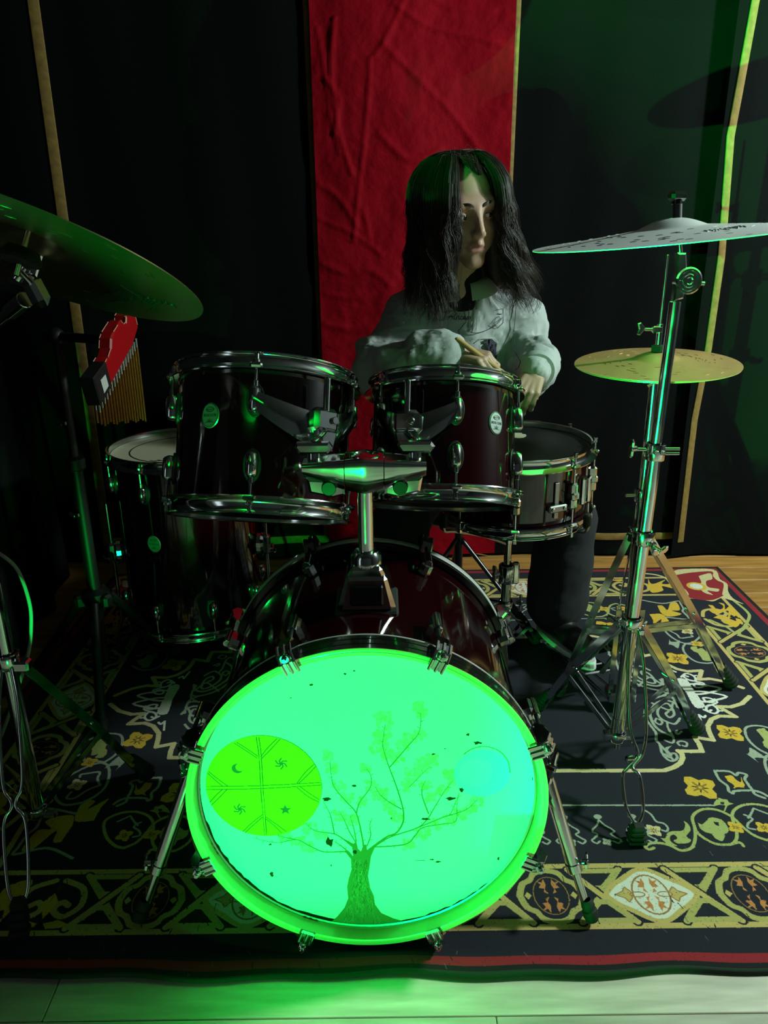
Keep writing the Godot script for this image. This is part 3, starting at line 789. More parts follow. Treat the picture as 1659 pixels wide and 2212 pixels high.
func toms() -> void:
	lug_m = lug_mesh()
	gasket_m = gasket_mesh()
	# [top centre, tilt, roll, R, h, lug offsets, label]
	for d in [[Vector3(-0.227, 0.913, -1.519), 0.442, 0.059, 0.166, 0.25, 5, 87.0, "dark cherry rack tom at the left of the pair, badge towards its left edge", -0.072], [Vector3(0.129, 0.876, -1.61), 0.445, 0.041, 0.147, 0.225, 6, 85.0, "dark cherry rack tom at the right of the pair, badge towards its right edge", 0.093]]:
		var n := Vector3(sin(d[2]), 1, -sin(d[1])).normalized()
		var h: float = d[4]
		var R: float = d[3]
		var t := thing("rack_tom", d[7], "drum", d[0] - n * h, "rack toms on the bass drum")
		var x := (Vector3.RIGHT - n * n.x).normalized()
		t.basis = Basis(x, n, x.cross(n))
		shell_part(t, R, h)
		var angs := []
		for i in d[5]:
			angs.append(deg_to_rad(d[6] + 360.0 / d[5] * i))
		dress(t, R, h, angs, 0.068)
		head_skin(R, h, M.skin_white, t, "batter_head")
		head_skin(R, 0.0, M.head_black, t, "resonant_head")
		# badge where the photograph has it
		var bx: float = d[8] / R
		badge(t, R, h * 0.62, PI / 2 - asin(bx), 0.98)
		# suspension bracket between the two front lugs
		var k0 := 0
		var w0: float = angs[0]
		var left: bool = d[5] == 5
		var w1: float = angs[d[5] - 1] if left else angs[1]
		var wa: float = w0
		var wm := (wa + w1) / 2 if absf(wa - w1) < PI else (wa + w1 - TAU) / 2
		if left:
			w1 = angs[4] - TAU
			wm = (wa + w1) / 2
		var a := Acc.new()
		var ctr := wm
		var top := []
		var P := func(f: float, y: float, dz: float) -> Vector3:
			var w := lerpf(wa, w1, f)
			return Vector3(cos(w) * (R + dz), y, sin(w) * (R + dz))
		var yl := h - 0.068
		var rows := []
		for i in 17:
			var f := i / 16.0
			var dip := 1.0 - pow(absf(f - 0.5) * 2, 1.4)
			var up_ := yl + 0.014 - dip * 0.03
			var lo_ := yl - 0.018 - dip * 0.06
			rows.append([P.call(f, up_, 0.020 + 0.006 * dip), P.call(f, lerpf(up_, lo_, 0.5), 0.024 + 0.007 * dip), P.call(f, lo_, 0.018 + 0.006 * dip)])
		sheet(a, rows)
		var rows2 := []
		for r in rows:
			var rr := []
			for p in r:
				rr.append(p - Vector3(p.x, 0, p.z).normalized() * 0.004)
			rows2.append(rr)
		sheet(a, rows2, false, true)
		for i in 16:
			for e in [0, 2]:
				var nn := Vector3(0, 1 if e == 0 else -1, 0)
				a.quad(rows[i][e], rows[i + 1][e], rows2[i + 1][e], rows2[i][e], nn, nn, nn, nn)
		var br := obj("suspension_bracket", a, M.chrome, t)
		a = Acc.new()
		var bd := Vector3(cos(wm), 0, sin(wm))
		var bb := Basis(Vector3.UP.cross(bd), Vector3.UP, bd)
		box(a, Transform3D(bb, bd * (R + 0.038) + Vector3(0, yl - 0.030, 0)), Vector3(0.05, 0.044, 0.03), 0.008)
		prism(a, Transform3D(bb, bd * (R + 0.045) + Vector3(0, yl - 0.062, 0)), PackedVector2Array([Vector2(-0.02, 0.014), Vector2(0.02, 0.014), Vector2(0.012, -0.022), Vector2(-0.012, -0.022)]), 0.024, 0.004)
		cyl(a, bd * (R + 0.05) + Vector3(0, yl - 0.03, 0) + bb.x * 0.012, bd * (R + 0.059) + Vector3(0, yl - 0.03, 0) + bb.x * 0.012, 0.007)
		obj("clamp", a, M.chrome, br)

func floor_tom() -> void:
	var c := Vector3(-0.578, 0.115, -2.16)
	var t := thing("floor_tom", "large dark floor tom with pale head standing on three legs at the left", "drum", Vector3(c.x, 0, c.z))
	var s := Node3D.new()
	var R := 0.196
	var h := 0.50
	var inner := t
	t.position = c
	shell_part(t, R, h)
	var angs := []
	for i in 8:
		angs.append(deg_to_rad(64.0 + 45.0 * i))
	for e in [1.0, -1.0]:
		var yh := h if e > 0 else 0.0
		obj("hoop", hoop_acc(R, yh, e, angs), M.chrome, t)
		for w in angs:
			if e > 0 and sin(w) > 0.6:
				pass
			var out := Vector3(cos(w), 0, sin(w))
			var b := Basis(Vector3.UP.cross(out), Vector3.UP * e, out)
			b = Basis((b.y).cross(out), b.y, out)
			var p := out * R + Vector3(0, yh - e * 0.075, 0)
			var l := obj("lug", lug_m, M.chrome, t)
			l.transform = Transform3D(b, p)
			obj("gasket", gasket_m, M.black, l)
			if not rod_meshes.has("0.049"):
				rod_meshes["0.049"] = rod_mesh(0.049)
			var rd := obj("tension_rod", rod_meshes["0.049"], M.chrome, t)
			rd.transform = Transform3D(b, p + b * Vector3(0, 0.026, 0.0125))
	var hd := head_skin(R, h, M.skin_white, t, "batter_head", "worn cream head with a thin dark ring")
	var a := Acc.new()
	var ring := []
	for i in 65:
		ring.append(Vector3(cos(TAU * i / 64) * 0.145, h + 0.0004, sin(TAU * i / 64) * 0.145))
	tube(a, ring, 0.0013, 5, false)
	obj("ring_line", a, M.black, hd)
	a = Acc.new()
	for q in [[-0.04, 0.115, 0.05, 0.02], [-0.06, 0.12, 0.03, 0.01], [-0.05, 0.128, 0.05, -0.004], [-0.02, 0.112, 0.02, 0.016]]:
		tube(a, [Vector3(q[0], h + 0.0004, q[1]), Vector3(q[0] + q[2] * 0.6, h + 0.0004, q[1] + q[3]), Vector3(q[0] + q[2], h + 0.0004, q[1] + q[3] * 0.3)], 0.001, 4, false)
	obj("scribble", a, M.black, hd)
	badge(t, R, 0.282, PI / 2 + 0.275, 1.05)
	# legs
	for w in [deg_to_rad(162.0), deg_to_rad(4.0), deg_to_rad(265.0)]:
		var out := Vector3(cos(w), 0, sin(w))
		var b := Basis(Vector3.UP.cross(out), Vector3.UP, out)
		a = Acc.new()
		var pl := PackedVector2Array()
		for i in 18:
			var q := TAU * i / 18
			pl.append(Vector2(cos(q) * 0.03, sin(q) * 0.036))
		prism(a, Transform3D(b, out * (R + 0.012) + Vector3(0, 0.21, 0)), pl, 0.026, 0.007)
		box(a, Transform3D(b, out * (R + 0.028) + Vector3(0, 0.21, 0)), Vector3(0.026, 0.06, 0.028), 0.006)
		var bk := obj("leg_bracket", a, M.chrome, t)
		a = Acc.new()
		wing(a, Transform3D(b * Basis(Vector3.UP, 0.4), out * (R + 0.045) + Vector3(0, 0.19, 0) + b.x * 0.006), 1.2)
		obj("wing_nut", a, M.chrome, bk)
		a = Acc.new()
		var lp := out * (R + 0.03)
		tube(a, [lp + Vector3(0, 0.36, 0), lp + Vector3(0, 0.08, 0), lp + Vector3(0, 0.0, 0), lp + out * 0.012 + Vector3(0, -0.04, 0), lp + out * 0.016 + Vector3(0, -0.085, 0)], 0.0055, 12)
		ball(a, at(lp + Vector3(0, 0.36, 0)), 0.0055, 12, 6)
		var lg := obj("leg", a, M.chrome, t)
		a = Acc.new()
		lathe(a, at(lp + out * 0.016 + Vector3(0, -0.108, 0)), [Vector2(0, 0), Vector2(0.013, 0), Vector2(0.015, 0.004), Vector2(0.013, 0.012), Vector2(0.010, 0.014), Vector2(0.010, 0.03), Vector2(0.006, 0.032)], 16)
		obj("rubber_foot", a, M.rubber, lg)

const BD := Vector3(-0.033, 0, -1.02)

func bass_drum() -> void:
	var t := thing("bass_drum", "large bass drum with a tree, sun and moon painted on its green-lit front head", "drum", BD)
	var R := 0.279
	var cy := 0.31
	var ax := Basis(Vector3.RIGHT, PI / 2)
	var T := func(z: float) -> Transform3D:
		return at(Vector3(0, cy, z), ax)
	var a := Acc.new()
	lathe(a, T.call(-0.415), [Vector2(R - 0.008, 0), Vector2(R, 0.002), Vector2(R, 0.372), Vector2(R - 0.008, 0.374)], 128)
	obj("shell", a, M.shell, t, "dark cherry lacquered shell")
	# front hoop with two grooves, back hoop
	for z1 in [0.0, -0.418]:
		a = Acc.new()
		var z0: float = z1 - 0.044
		lathe(a, T.call(z0), [Vector2(0.2815, 0.0), Vector2(0.2925, 0.0), Vector2(0.2935, 0.001), Vector2(0.2935, 0.013), Vector2(0.2922, 0.0145), Vector2(0.2935, 0.016), Vector2(0.2935, 0.028), Vector2(0.2922, 0.0295), Vector2(0.2935, 0.031), Vector2(0.2935, 0.0425), Vector2(0.2925, 0.0435), Vector2(0.2815, 0.0435), Vector2(0.2815, 0.0)], 160)
		var hp_ := obj("hoop", a, M.back_hoop, t, "dark lacquered wooden hoop")
		a = Acc.new()
		if z1 < -0.1:
			lathe(a, T.call(z0 + 0.012), [Vector2(0.2937, 0), Vector2(0.2945, 0.001), Vector2(0.2945, 0.019), Vector2(0.2937, 0.02)], 128)
		else:
			lathe(a, T.call(z0), [Vector2(0.2933, -0.001), Vector2(0.2942, 0.0), Vector2(0.2942, 0.0022), Vector2(0.2933, 0.003)], 128)
		obj("silver_inlay", a, M.silver_print, hp_)
		if z1 > -0.1:
			a = Acc.new()
			lathe(a, T.call(z0), [Vector2(0.2933, 0.0425), Vector2(0.2933, 0.0436), Vector2(0.2915, 0.0446), Vector2(0.2882, 0.0446), Vector2(0.2874, 0.0438), Vector2(0.2866, 0.0446), Vector2(0.2825, 0.0446), Vector2(0.2808, 0.0432), Vector2(0.2808, 0.002)], 160)
			obj("front_face", a, M.hoop, hp_, "pale front of the hoop")
	# heads
	var m := mat(Color(1, 1, 1), 0.7)
	m.metallic_specular = 0.2
	m.albedo_texture = ImageTexture.create_from_image(head_art())
	a = Acc.new()
	var zr := -0.028
	for rr in 10:
		for i in 120:
			var r0 := 0.281 * rr / 10
			var r1 := 0.281 * (rr + 1) / 10
			var q := []
			for s in [[r0, i], [r0, i + 1], [r1, i + 1], [r1, i]]:
				var w: float = TAU * s[1] / 120
				q.append(Vector3(cos(w) * s[0], cy + sin(w) * s[0], zr + 0.0015 * (1 - s[0] / 0.281)))
			var uv := []
			for p in q:
				uv.append(Vector2(0.5 + p.x / 0.562, 0.5 - (p.y - cy) / 0.562))
			var nn := Vector3(0, 0, 1)
			a.tri(q[0], q[1], q[2], nn, nn, nn, uv[0], uv[1], uv[2])
			a.tri(q[0], q[2], q[3], nn, nn, nn, uv[0], uv[2], uv[3])
	obj("front_head", a, m, t, "painted front head: tree, patterned yellow sun, pale moon")
	a = Acc.new()
	lathe(a, T.call(-0.44), [Vector2(0.281, 0.0), Vector2(0, -0.001)], 64)
	obj("back_head", a, M.head_black, t)
	a = Acc.new()
	lathe(a, T.call(zr - 0.012), [Vector2(0.2745, 0.0), Vector2(0.281, 0.0), Vector2(0.281, 0.013), Vector2(0.2785, 0.0145), Vector2(0.276, 0.013), Vector2(0.2745, 0)], 96)
	obj("flesh_hoop", a, M.steel, t)
	# claws, rods, lugs
	var claw := Acc.new() # y outwards from the drum axis, z forward, origin on the hoop's outer front edge
	prism(claw, at(Vector3(0, 0, -0.02), Basis(Vector3.UP, PI / 2)), PackedVector2Array([Vector2(-0.028, -0.014), Vector2(-0.022, -0.014), Vector2(-0.022, 0.0015), Vector2(0.026, 0.0015), Vector2(0.028, 0.010), Vector2(0.014, 0.022), Vector2(-0.012, 0.024), Vector2(-0.024, 0.016), Vector2(-0.029, 0.004)]), 0.026, 0.003)
	for s in [-1, 0, 1]:
		prism(claw, at(Vector3(0.0105 * s, 0, -0.02), Basis(Vector3.UP, PI / 2)), PackedVector2Array([Vector2(-0.030, -0.016), Vector2(-0.026, -0.016), Vector2(-0.026, 0.005), Vector2(0.010, 0.019), Vector2(-0.010, 0.0265), Vector2(-0.026, 0.019), Vector2(-0.032, 0.004)]), 0.0055, 0.0015)
	cyl(claw, Vector3(0, 0.014, 0.004), Vector3(0, 0.014, 0.014), 0.0075, 12)
	cyl(claw, Vector3(0, 0.014, 0.012), Vector3(0, 0.014, 0.020), 0.0045, 6)
	var claw_m := claw.mesh()
	var rodm := Acc.new()
	cyl(rodm, Vector3(0, 0.012, -0.085), Vector3(0, 0.012, -0.04), 0.0036, 10)
	var rod_m := rodm.mesh()
	var lg := Acc.new()
	box(lg, at(Vector3(0, -0.002, -0.105)), Vector3(0.024, 0.034, 0.044), 0.008)
	cyl(lg, Vector3(0, 0.012, -0.125), Vector3(0, 0.012, -0.078), 0.0075, 12)
	var blug_m := lg.mesh()
	for e in [1.0, -1.0]:
		for i in 8:
			var w := deg_to_rad(22.5 + 45 * i)
			var rad := Vector3(sin(w), cos(w), 0)
			var b := Basis(rad.cross(Vector3(0, 0, e)), rad, Vector3(0, 0, e))
			var o := rad * 0.2935 + Vector3(0, cy, 0.0 if e > 0 else -0.462)
			var cl := obj("claw", claw_m, M.chrome, t)
			cl.transform = Transform3D(b, o)
			obj("tension_rod", rod_m, M.dark_steel, cl)
			var l := obj("lug", blug_m, M.chrome, t)
			l.transform = Transform3D(b, o)
	# spurs
	for s in [-1.0, 1.0]:
		var foot := Vector3(-0.457, 0, -1.079) if s < 0 else Vector3(0.368, 0, -1.066)
		var top := Vector3(-0.331, 0.34, -1.165) if s < 0 else Vector3(0.263, 0.34, -1.165)
		var d := (foot - top).normalized()
		a = Acc.new()
		box(a, at(top - BD + Vector3(-s * 0.014, -0.01, 0), Basis(Vector3.FORWARD, s * 0.1)), Vector3(0.03, 0.07, 0.05), 0.008)
		cyl(a, top - BD - d * 0.02, top - BD + d * 0.05, 0.016, 18)
		var bk := obj("spur_bracket", a, M.chrome, t)
		a = Acc.new()
		wing(a, at(top - BD + Vector3(s * 0.026, -0.05, 0.02), face(Vector3(s, -0.1, 0.5)) * Basis(Vector3.BACK, 1.1)), 1.5)
		obj("wing_nut", a, M.chrome, bk)
		a = Acc.new()
		var L := top.distance_to(foot)
		tube(a, [top - BD - d * 0.015, top - BD + d * L * 0.66], 0.0125, 18)
		var sp := obj("spur_leg", a, M.chrome, t)
		a = Acc.new()
		cyl(a, top - BD + d * L * 0.655, top - BD + d * L * 0.70, 0.0145, 16)
		cyl(a, top - BD + d * L * 0.70, top - BD + d * L * 0.9, 0.0075, 14)
		obj("inner_tube", a, M.chrome, sp)
		a = Acc.new()
		wing(a, at(top - BD + d * L * 0.66 + Vector3(s * 0.02, 0.006, 0.004), face(Vector3(s, 0.3, 0.3))), 0.9)
		obj("wing_bolt", a, M.chrome, sp)
		a = Acc.new()
		lathe(a, at(foot - BD + Vector3(0, 0.013, 0) - d * 0.006, up_to(-d)), [Vector2(0, -0.004), Vector2(0.011, -0.002), Vector2(0.014, 0.008), Vector2(0.0135, 0.018), Vector2(0.011, 0.02), Vector2(0.0125, 0.026), Vector2(0.011, 0.034), Vector2(0.008, 0.038)], 16)
		obj("rubber_foot", a, M.rubber, sp)

func tom_holder() -> void:
	var base := Vector3(-0.031, 0.585, -1.215)
	var t := thing("tom_holder", "chrome double tom holder on a post rising from the bass drum", "stand", base)
	var a := Acc.new()
	box(a, at(Vector3(0, 0.032, 0)), Vector3(0.098, 0.062, 0.096), 0.008, Vector2(0.72, 0.72))
	box(a, at(Vector3(0, 0.066, 0)), Vector3(0.064, 0.02, 0.064), 0.006, Vector2(0.85, 0.85))
	var bs := obj("base", a, M.chrome, t)
	a = Acc.new()
	box(a, at(Vector3(0, 0.031, 0.0425), Basis(Vector3.RIGHT, -0.215)), Vector3(0.056, 0.034, 0.006), 0.003)
	obj("face_plate", a, M.black_gloss, bs)
	a = Acc.new()
	box(a, at(Vector3(0, -0.001, 0)), Vector3(0.108, 0.012, 0.104), 0.004)
	obj("gasket", a, M.rubber, bs)
	a = Acc.new()
	cyl(a, Vector3(0, 0.07, 0), Vector3(0, 0.24, 0), 0.0128, 24)
	obj("post", a, M.chrome, t)
	a = Acc.new()
	lathe(a, at(Vector3(0, 0.072, 0)), [Vector2(0.026, 0), Vector2(0.026, 0.016), Vector2(0.02, 0.024), Vector2(0.0128, 0.025)], 24)
	obj("post_collar", a, M.chrome, t)
	# bracket: a boat-shaped casting with rounded flanks, in a centre block and two arms
	var hy := 0.243
	for part in [[-0.031, 0.031, "centre_block"], [-0.1, -0.0325, "arm"], [0.0325, 0.1, "arm"]]:
		a = Acc.new()
		var mid_part: bool = part[2] == "centre_block"
		for side in [1.0, -1.0]:
			var g := []
			for i in 13:
				var x: float = lerpf(part[0], part[1], i / 12.0)
				var f := absf(x) / 0.1
				var yt := 0.020 - 0.008 * f + (0.0015 if mid_part else 0.0)
				var yb := lerpf(-0.040, -0.012, pow(f, 1.3))
				var dep := lerpf(0.034, 0.024, f) + (0.0025 if mid_part else 0.0)
				var row := [Vector3(x, hy + yt, side * dep * 0.55), Vector3(x, hy + yt, side * (dep - 0.004))]
				for q in 9:
					var w := q / 8.0
					row.append(Vector3(x, hy + lerpf(yt - 0.004, yb, lerpf(w, sin(w * PI / 2), 0.4)) if w > 0.0 else hy + yt - 0.004, side * (dep * (1.0 - 0.5 * (1.0 - cos(w * PI / 2))))))
				g.append(row)
			sheet(a, g, false, side < 0)
			for e in [0, 12]:
				var nn := Vector3(-1 if e == 0 else 1, 0, 0)
				for q in 10:
					a.flat(Vector3(g[e][q].x, hy, 0), g[e][q], g[e][q + 1], nn)
			for i in 12:
				var up_ := Vector3.UP
				a.quad(g[i][0], g[i + 1][0], Vector3(g[i + 1][0].x, g[i + 1][0].y, 0), Vector3(g[i][0].x, g[i][0].y, 0), up_, up_, up_, up_)
				a.quad(g[i][10], g[i + 1][10], Vector3(g[i + 1][10].x, g[i + 1][10].y, 0), Vector3(g[i][10].x, g[i][10].y, 0), -up_, -up_, -up_, -up_)
		obj(part[2], a, M.chrome, t)
	a = Acc.new()
	lathe(a, at(Vector3(0, hy + 0.018, 0)), [Vector2(0.025, 0), Vector2(0.024, 0.004), Vector2(0.017, 0.005), Vector2(0.015, 0.002), Vector2(0.014, -0.012)], 28)
	obj("rim", a, M.chrome, t)
	a = Acc.new()
	lathe(a, at(Vector3(0, hy + 0.0185, 0)), [Vector2(0.0145, 0), Vector2(0, -0.003)], 24)
	obj("socket", a, M.black, t)
	for s in [-1.0, 1.0]:
		a = Acc.new()
		prism(a, at(Vector3(s * 0.066, hy - 0.03, -0.004), Basis(Vector3.UP, -s * 0.1)), PackedVector2Array([Vector2(-0.03 * s, 0.01), Vector2(0.03 * s, 0.016), Vector2(0.026 * s, -0.008), Vector2(-0.012 * s, -0.018), Vector2(-0.032 * s, -0.014)]), 0.04, 0.004)
		var arm := obj("clamp_lobe", a, M.chrome, t)
		a = Acc.new()
		cyl(a, Vector3(s * 0.058, hy - 0.03, 0.014), Vector3(s * 0.058, hy - 0.03, 0.022), 0.012, 18)
		obj("clamp_eye", a, M.black_gloss, arm)
		# rod rising into the tom's clamp
		var mid := Vector3(-0.070, 0.262, -0.098) if s < 0 else Vector3(0.074, 0.238, -0.182)
		var tip := Vector3(-0.065, 0.362, -0.140) if s < 0 else Vector3(0.079, 0.342, -0.227)
		var foot := Vector3(s * 0.083, hy + 0.008, -0.012)
		a = Acc.new()
		tube(a, [foot, foot + Vector3(0, 0.03, -0.004), foot.lerp(mid, 0.5) + Vector3(0, 0.022, 0), mid + Vector3(0, 0.016, -0.004), mid.lerp(tip, 0.4), tip], 0.0062, 12)
		ball(a, at(tip), 0.0062, 10, 6)
		obj("l_rod", a, M.chrome, t)
		a = Acc.new()
		cyl(a, foot + Vector3(0, 0.0, 0), foot + Vector3(0, 0.028, -0.004), 0.011, 14)
		prism(a, at(foot + Vector3(s * 0.0, 0.024, 0.008)), PackedVector2Array([Vector2(-0.030, 0.004), Vector2(-0.026, 0.010), Vector2(0.026, 0.010), Vector2(0.032, 0.002), Vector2(0.024, -0.008), Vector2(-0.022, -0.008)]), 0.02, 0.004)
		obj("wing_clamp", a, M.chrome, t)

func snare() -> void:
	var c := Vector3(0.343, 0.518, -1.9)
	var t := thing("snare_drum", "shallow black snare drum with chrome hoops and a dark head before the drummer", "drum", c)
	t.rotation = Vector3(0.03, 0, 0.02)
	var R := 0.176
	var h := 0.165
	var a := Acc.new()
	lathe(a, I, [Vector2(R - 0.006, 0), Vector2(R, 0.002), Vector2(R, h - 0.002), Vector2(R - 0.006, h)], 96)
	obj("shell", a, M.shell, t)
	var angs := []
	for i in 8:
		angs.append(deg_to_rad(10.0 + 45.0 * i))
	for e in [1.0, -1.0]:
		obj("hoop", hoop_acc(R, h if e > 0 else 0.0, e, angs), M.chrome, t)
	for w in angs:
		var out := Vector3(cos(w), 0, sin(w))
		var b := Basis(Vector3.UP.cross(out), Vector3.UP, out)
		a = Acc.new()
		box(a, Transform3D(b, out * (R + 0.011) + Vector3(0, h / 2, 0)), Vector3(0.02, 0.066, 0.022), 0.005)
		box(a, Transform3D(b, out * (R + 0.013) + Vector3(0, h / 2, 0)), Vector3(0.023, 0.02, 0.024), 0.004)
		obj("lug", a, M.chrome, t)
		a = Acc.new()
		for e in [-1.0, 1.0]:
			cyl(a, out * (R + 0.014) + Vector3(0, h / 2 + e * 0.03, 0), out * (R + 0.014) + Vector3(0, h / 2 + e * (h / 2 + 0.014), 0), 0.0027, 8)
			box(a, Transform3D(b, out * (R + 0.014) + Vector3(0, h / 2 + e * (h / 2 + 0.018), 0)), Vector3(0.008, 0.012, 0.008), 0.001)
		obj("tension_rod", a, M.chrome, t)
	var hd := head_skin(R, h, M.head_black, t, "batter_head", "dark scuffed head with a pale worn patch")
	a = Acc.new()
	var pl := PackedVector2Array()
	rng.seed = 5
	for i in 22:
		var w := TAU * i / 22
		pl.append(Vector2(cos(w) * 0.030, sin(w) * 0.026) * rng.randf_range(0.75, 1.1))
	prism(a, at(Vector3(0.008, h + 0.0006, -0.09), Basis(Vector3.RIGHT, -PI / 2)), pl, 0.0006, 0.0002)
	obj("worn_patch", a, M.skin_white, hd)
	head_skin(R, 0.0, M.skin_white, t, "resonant_head")
	# throw-off and butt plate
	a = Acc.new()
	var wv := deg_to_rad(68.0)
	var o2 := Vector3(cos(wv), 0, sin(wv))
	var b2 := Basis(Vector3.UP.cross(o2), Vector3.UP, o2)
	box(a, Transform3D(b2, o2 * (R + 0.008) + Vector3(0, 0.058, 0)), Vector3(0.05, 0.018, 0.014), 0.003)
	for s in [-1, 1]:
		cyl(a, o2 * (R + 0.012) + b2.x * 0.016 * s + Vector3(0, 0.058, 0), o2 * (R + 0.018) + b2.x * 0.016 * s + Vector3(0, 0.058, 0), 0.005, 10)
	box(a, Transform3D(b2, o2 * (R + 0.003) + Vector3(0, 0.075, 0)), Vector3(0.012, 0.09, 0.004), 0.001)
	obj("snare_butt", a, M.steel, t)
	a = Acc.new()
	wv = deg_to_rad(38.0)
	o2 = Vector3(cos(wv), 0, sin(wv))
	b2 = Basis(Vector3.UP.cross(o2), Vector3.UP, o2)
	box(a, Transform3D(b2, o2 * (R + 0.006) + Vector3(0, 0.08, 0)), Vector3(0.03, 0.07, 0.016), 0.004)
	prism(a, Transform3D(b2, o2 * (R + 0.018) + Vector3(0, 0.085, 0)), PackedVector2Array([Vector2(-0.007, 0.03), Vector2(0.007, 0.034), Vector2(0.010, -0.02), Vector2(0.004, -0.034), Vector2(-0.006, -0.03)]), 0.012, 0.003)
	tube(a, [o2 * (R + 0.02) + Vector3(0, 0.05, 0), o2 * (R + 0.021) + Vector3(0, 0.02, 0), o2 * (R + 0.018) + Vector3(0, -0.015, 0)], 0.0028, 8)
	obj("throw_off", a, M.chrome, t)
# ---------------------------------------------------------------- cymbals and stands
func cymbal_profile(R: float, rise: float, bell_r: float, bell_h: float) -> Array:
	var up := []
	for i in 25:
		var f := i / 24.0
		var r := lerpf(R, bell_r, f)
		up.append(Vector2(r, rise * pow(f, 1.25)))
	for i in range(1, 11):
		var f := i / 10.0
		var r := lerpf(bell_r, 0.006, f)
		up.append(Vector2(r, rise + bell_h * sin(f * PI / 2)))
	var lo := []
	for p in up:
		lo.append(p - Vector2(0, 0.0013))
	lo.reverse()
	return lo + up

func cymbal(t: Node3D, R: float, rise: float, bell_r: float, bell_h: float, m, called := "plate") -> MeshInstance3D:
	var a := Acc.new()
	var pr := cymbal_profile(R, rise, bell_r, bell_h)
	pr.append(pr[0])
	# fine turning grooves
	var fine := []
	for i in pr.size() - 1:
		fine.append(pr[i])
	fine.append(pr[pr.size() - 1])
	lathe(a, I, fine, 96)
	var o := obj(called, a, m, t)
	return o

func hammer_marks(parent: Node, R0: float, R1: float, rise: float, R: float, br: float, n: int, m, sd: int, under := false) -> void:
	var a := Acc.new()
	rng.seed = sd
	for i in n:
		var w := rng.randf() * TAU
		var r := rng.randf_range(R0, R1)
		var f := (R - r) / (R - br)
		var y := rise * pow(f, 1.25) + (-0.0016 if under else 0.0003)
		var tdir := Vector3(-sin(w), 0, cos(w))
		var c := Vector3(cos(w) * r, y, sin(w) * r)
		tube(a, [c - tdir * 0.006, c, c + tdir * 0.006], [0.0003, 0.0007, 0.0003], 4, false)
	obj("hammer_mark", a, m, parent).set_meta("kind", "stuff")

func rubber_boot(a: Acc, foot: Vector3, dir: Vector3, s := 1.0) -> void: # dir points up the leg
	var pr := [Vector2(0, 0.0)]
	for i in 6:
		var y := 0.004 + i * 0.0125
		var r := 0.021 - 0.0018 * i
		pr.append(Vector2(r - 0.0015, y) * s)
		pr.append(Vector2(r, y + 0.002) * s)
		pr.append(Vector2(r - 0.0005, y + 0.0085) * s)
		pr.append(Vector2(r - 0.0028, y + 0.0105) * s)
	pr.append(Vector2(0.008, 0.082) * s)
	lathe(a, at(foot + Vector3(0, 0.016 * s, 0) - dir * 0.006, up_to(dir)), pr, 18)

func flat_leg(t: Node3D, top: Vector3, foot: Vector3, axis: Vector3, hub: Vector3, m, double := true) -> void:
	var dir := (top - foot).normalized()
	var side := dir.cross(Vector3(axis.x, 0, axis.z)).normalized()
	if side.length() < 0.1:
		side = Vector3.RIGHT
	side = (foot - Vector3(top.x, foot.y, top.z)).cross(Vector3.UP).normalized()
	var a := Acc.new()
	var knee := top.lerp(foot, 0.5) + Vector3(0, 0.012, 0)
	var end := foot + dir * 0.05
	for s in ([-1.0, 1.0] if double else [0.0]):
		strap(a, smooth_path([top + side * 0.011 * s, knee + side * 0.011 * s, end + side * 0.007 * s], 5), 0.0035 if double else 0.02, 0.017 if double else 0.003, side)
	if double:
		cyl(a, knee - side * 0.016, knee + side * 0.016, 0.004, 8)
		cyl(a, top - side * 0.018, top + side * 0.018, 0.005, 8)
	var lg := objw("leg", a, m, t)
	a = Acc.new()
	rubber_boot(a, foot, dir)
	objw("rubber_foot", a, M.rubber, lg)
	a = Acc.new()
	for s in [-1.0, 1.0]:
		strap(a, [hub + side * 0.008 * s, top.lerp(foot, 0.55) + side * 0.014 * s], 0.0025, 0.013, side)
	objw("brace", a, m, t)

func collar(a: Acc, p: Vector3, ax: Vector3, r: float, h: float) -> void:
	lathe(a, at(p - ax.normalized() * h / 2, up_to(ax)), [Vector2(r - 0.005, 0), Vector2(r - 0.001, 0), Vector2(r, 0.002), Vector2(r, h - 0.002), Vector2(r - 0.001, h), Vector2(r - 0.005, h)], 24)

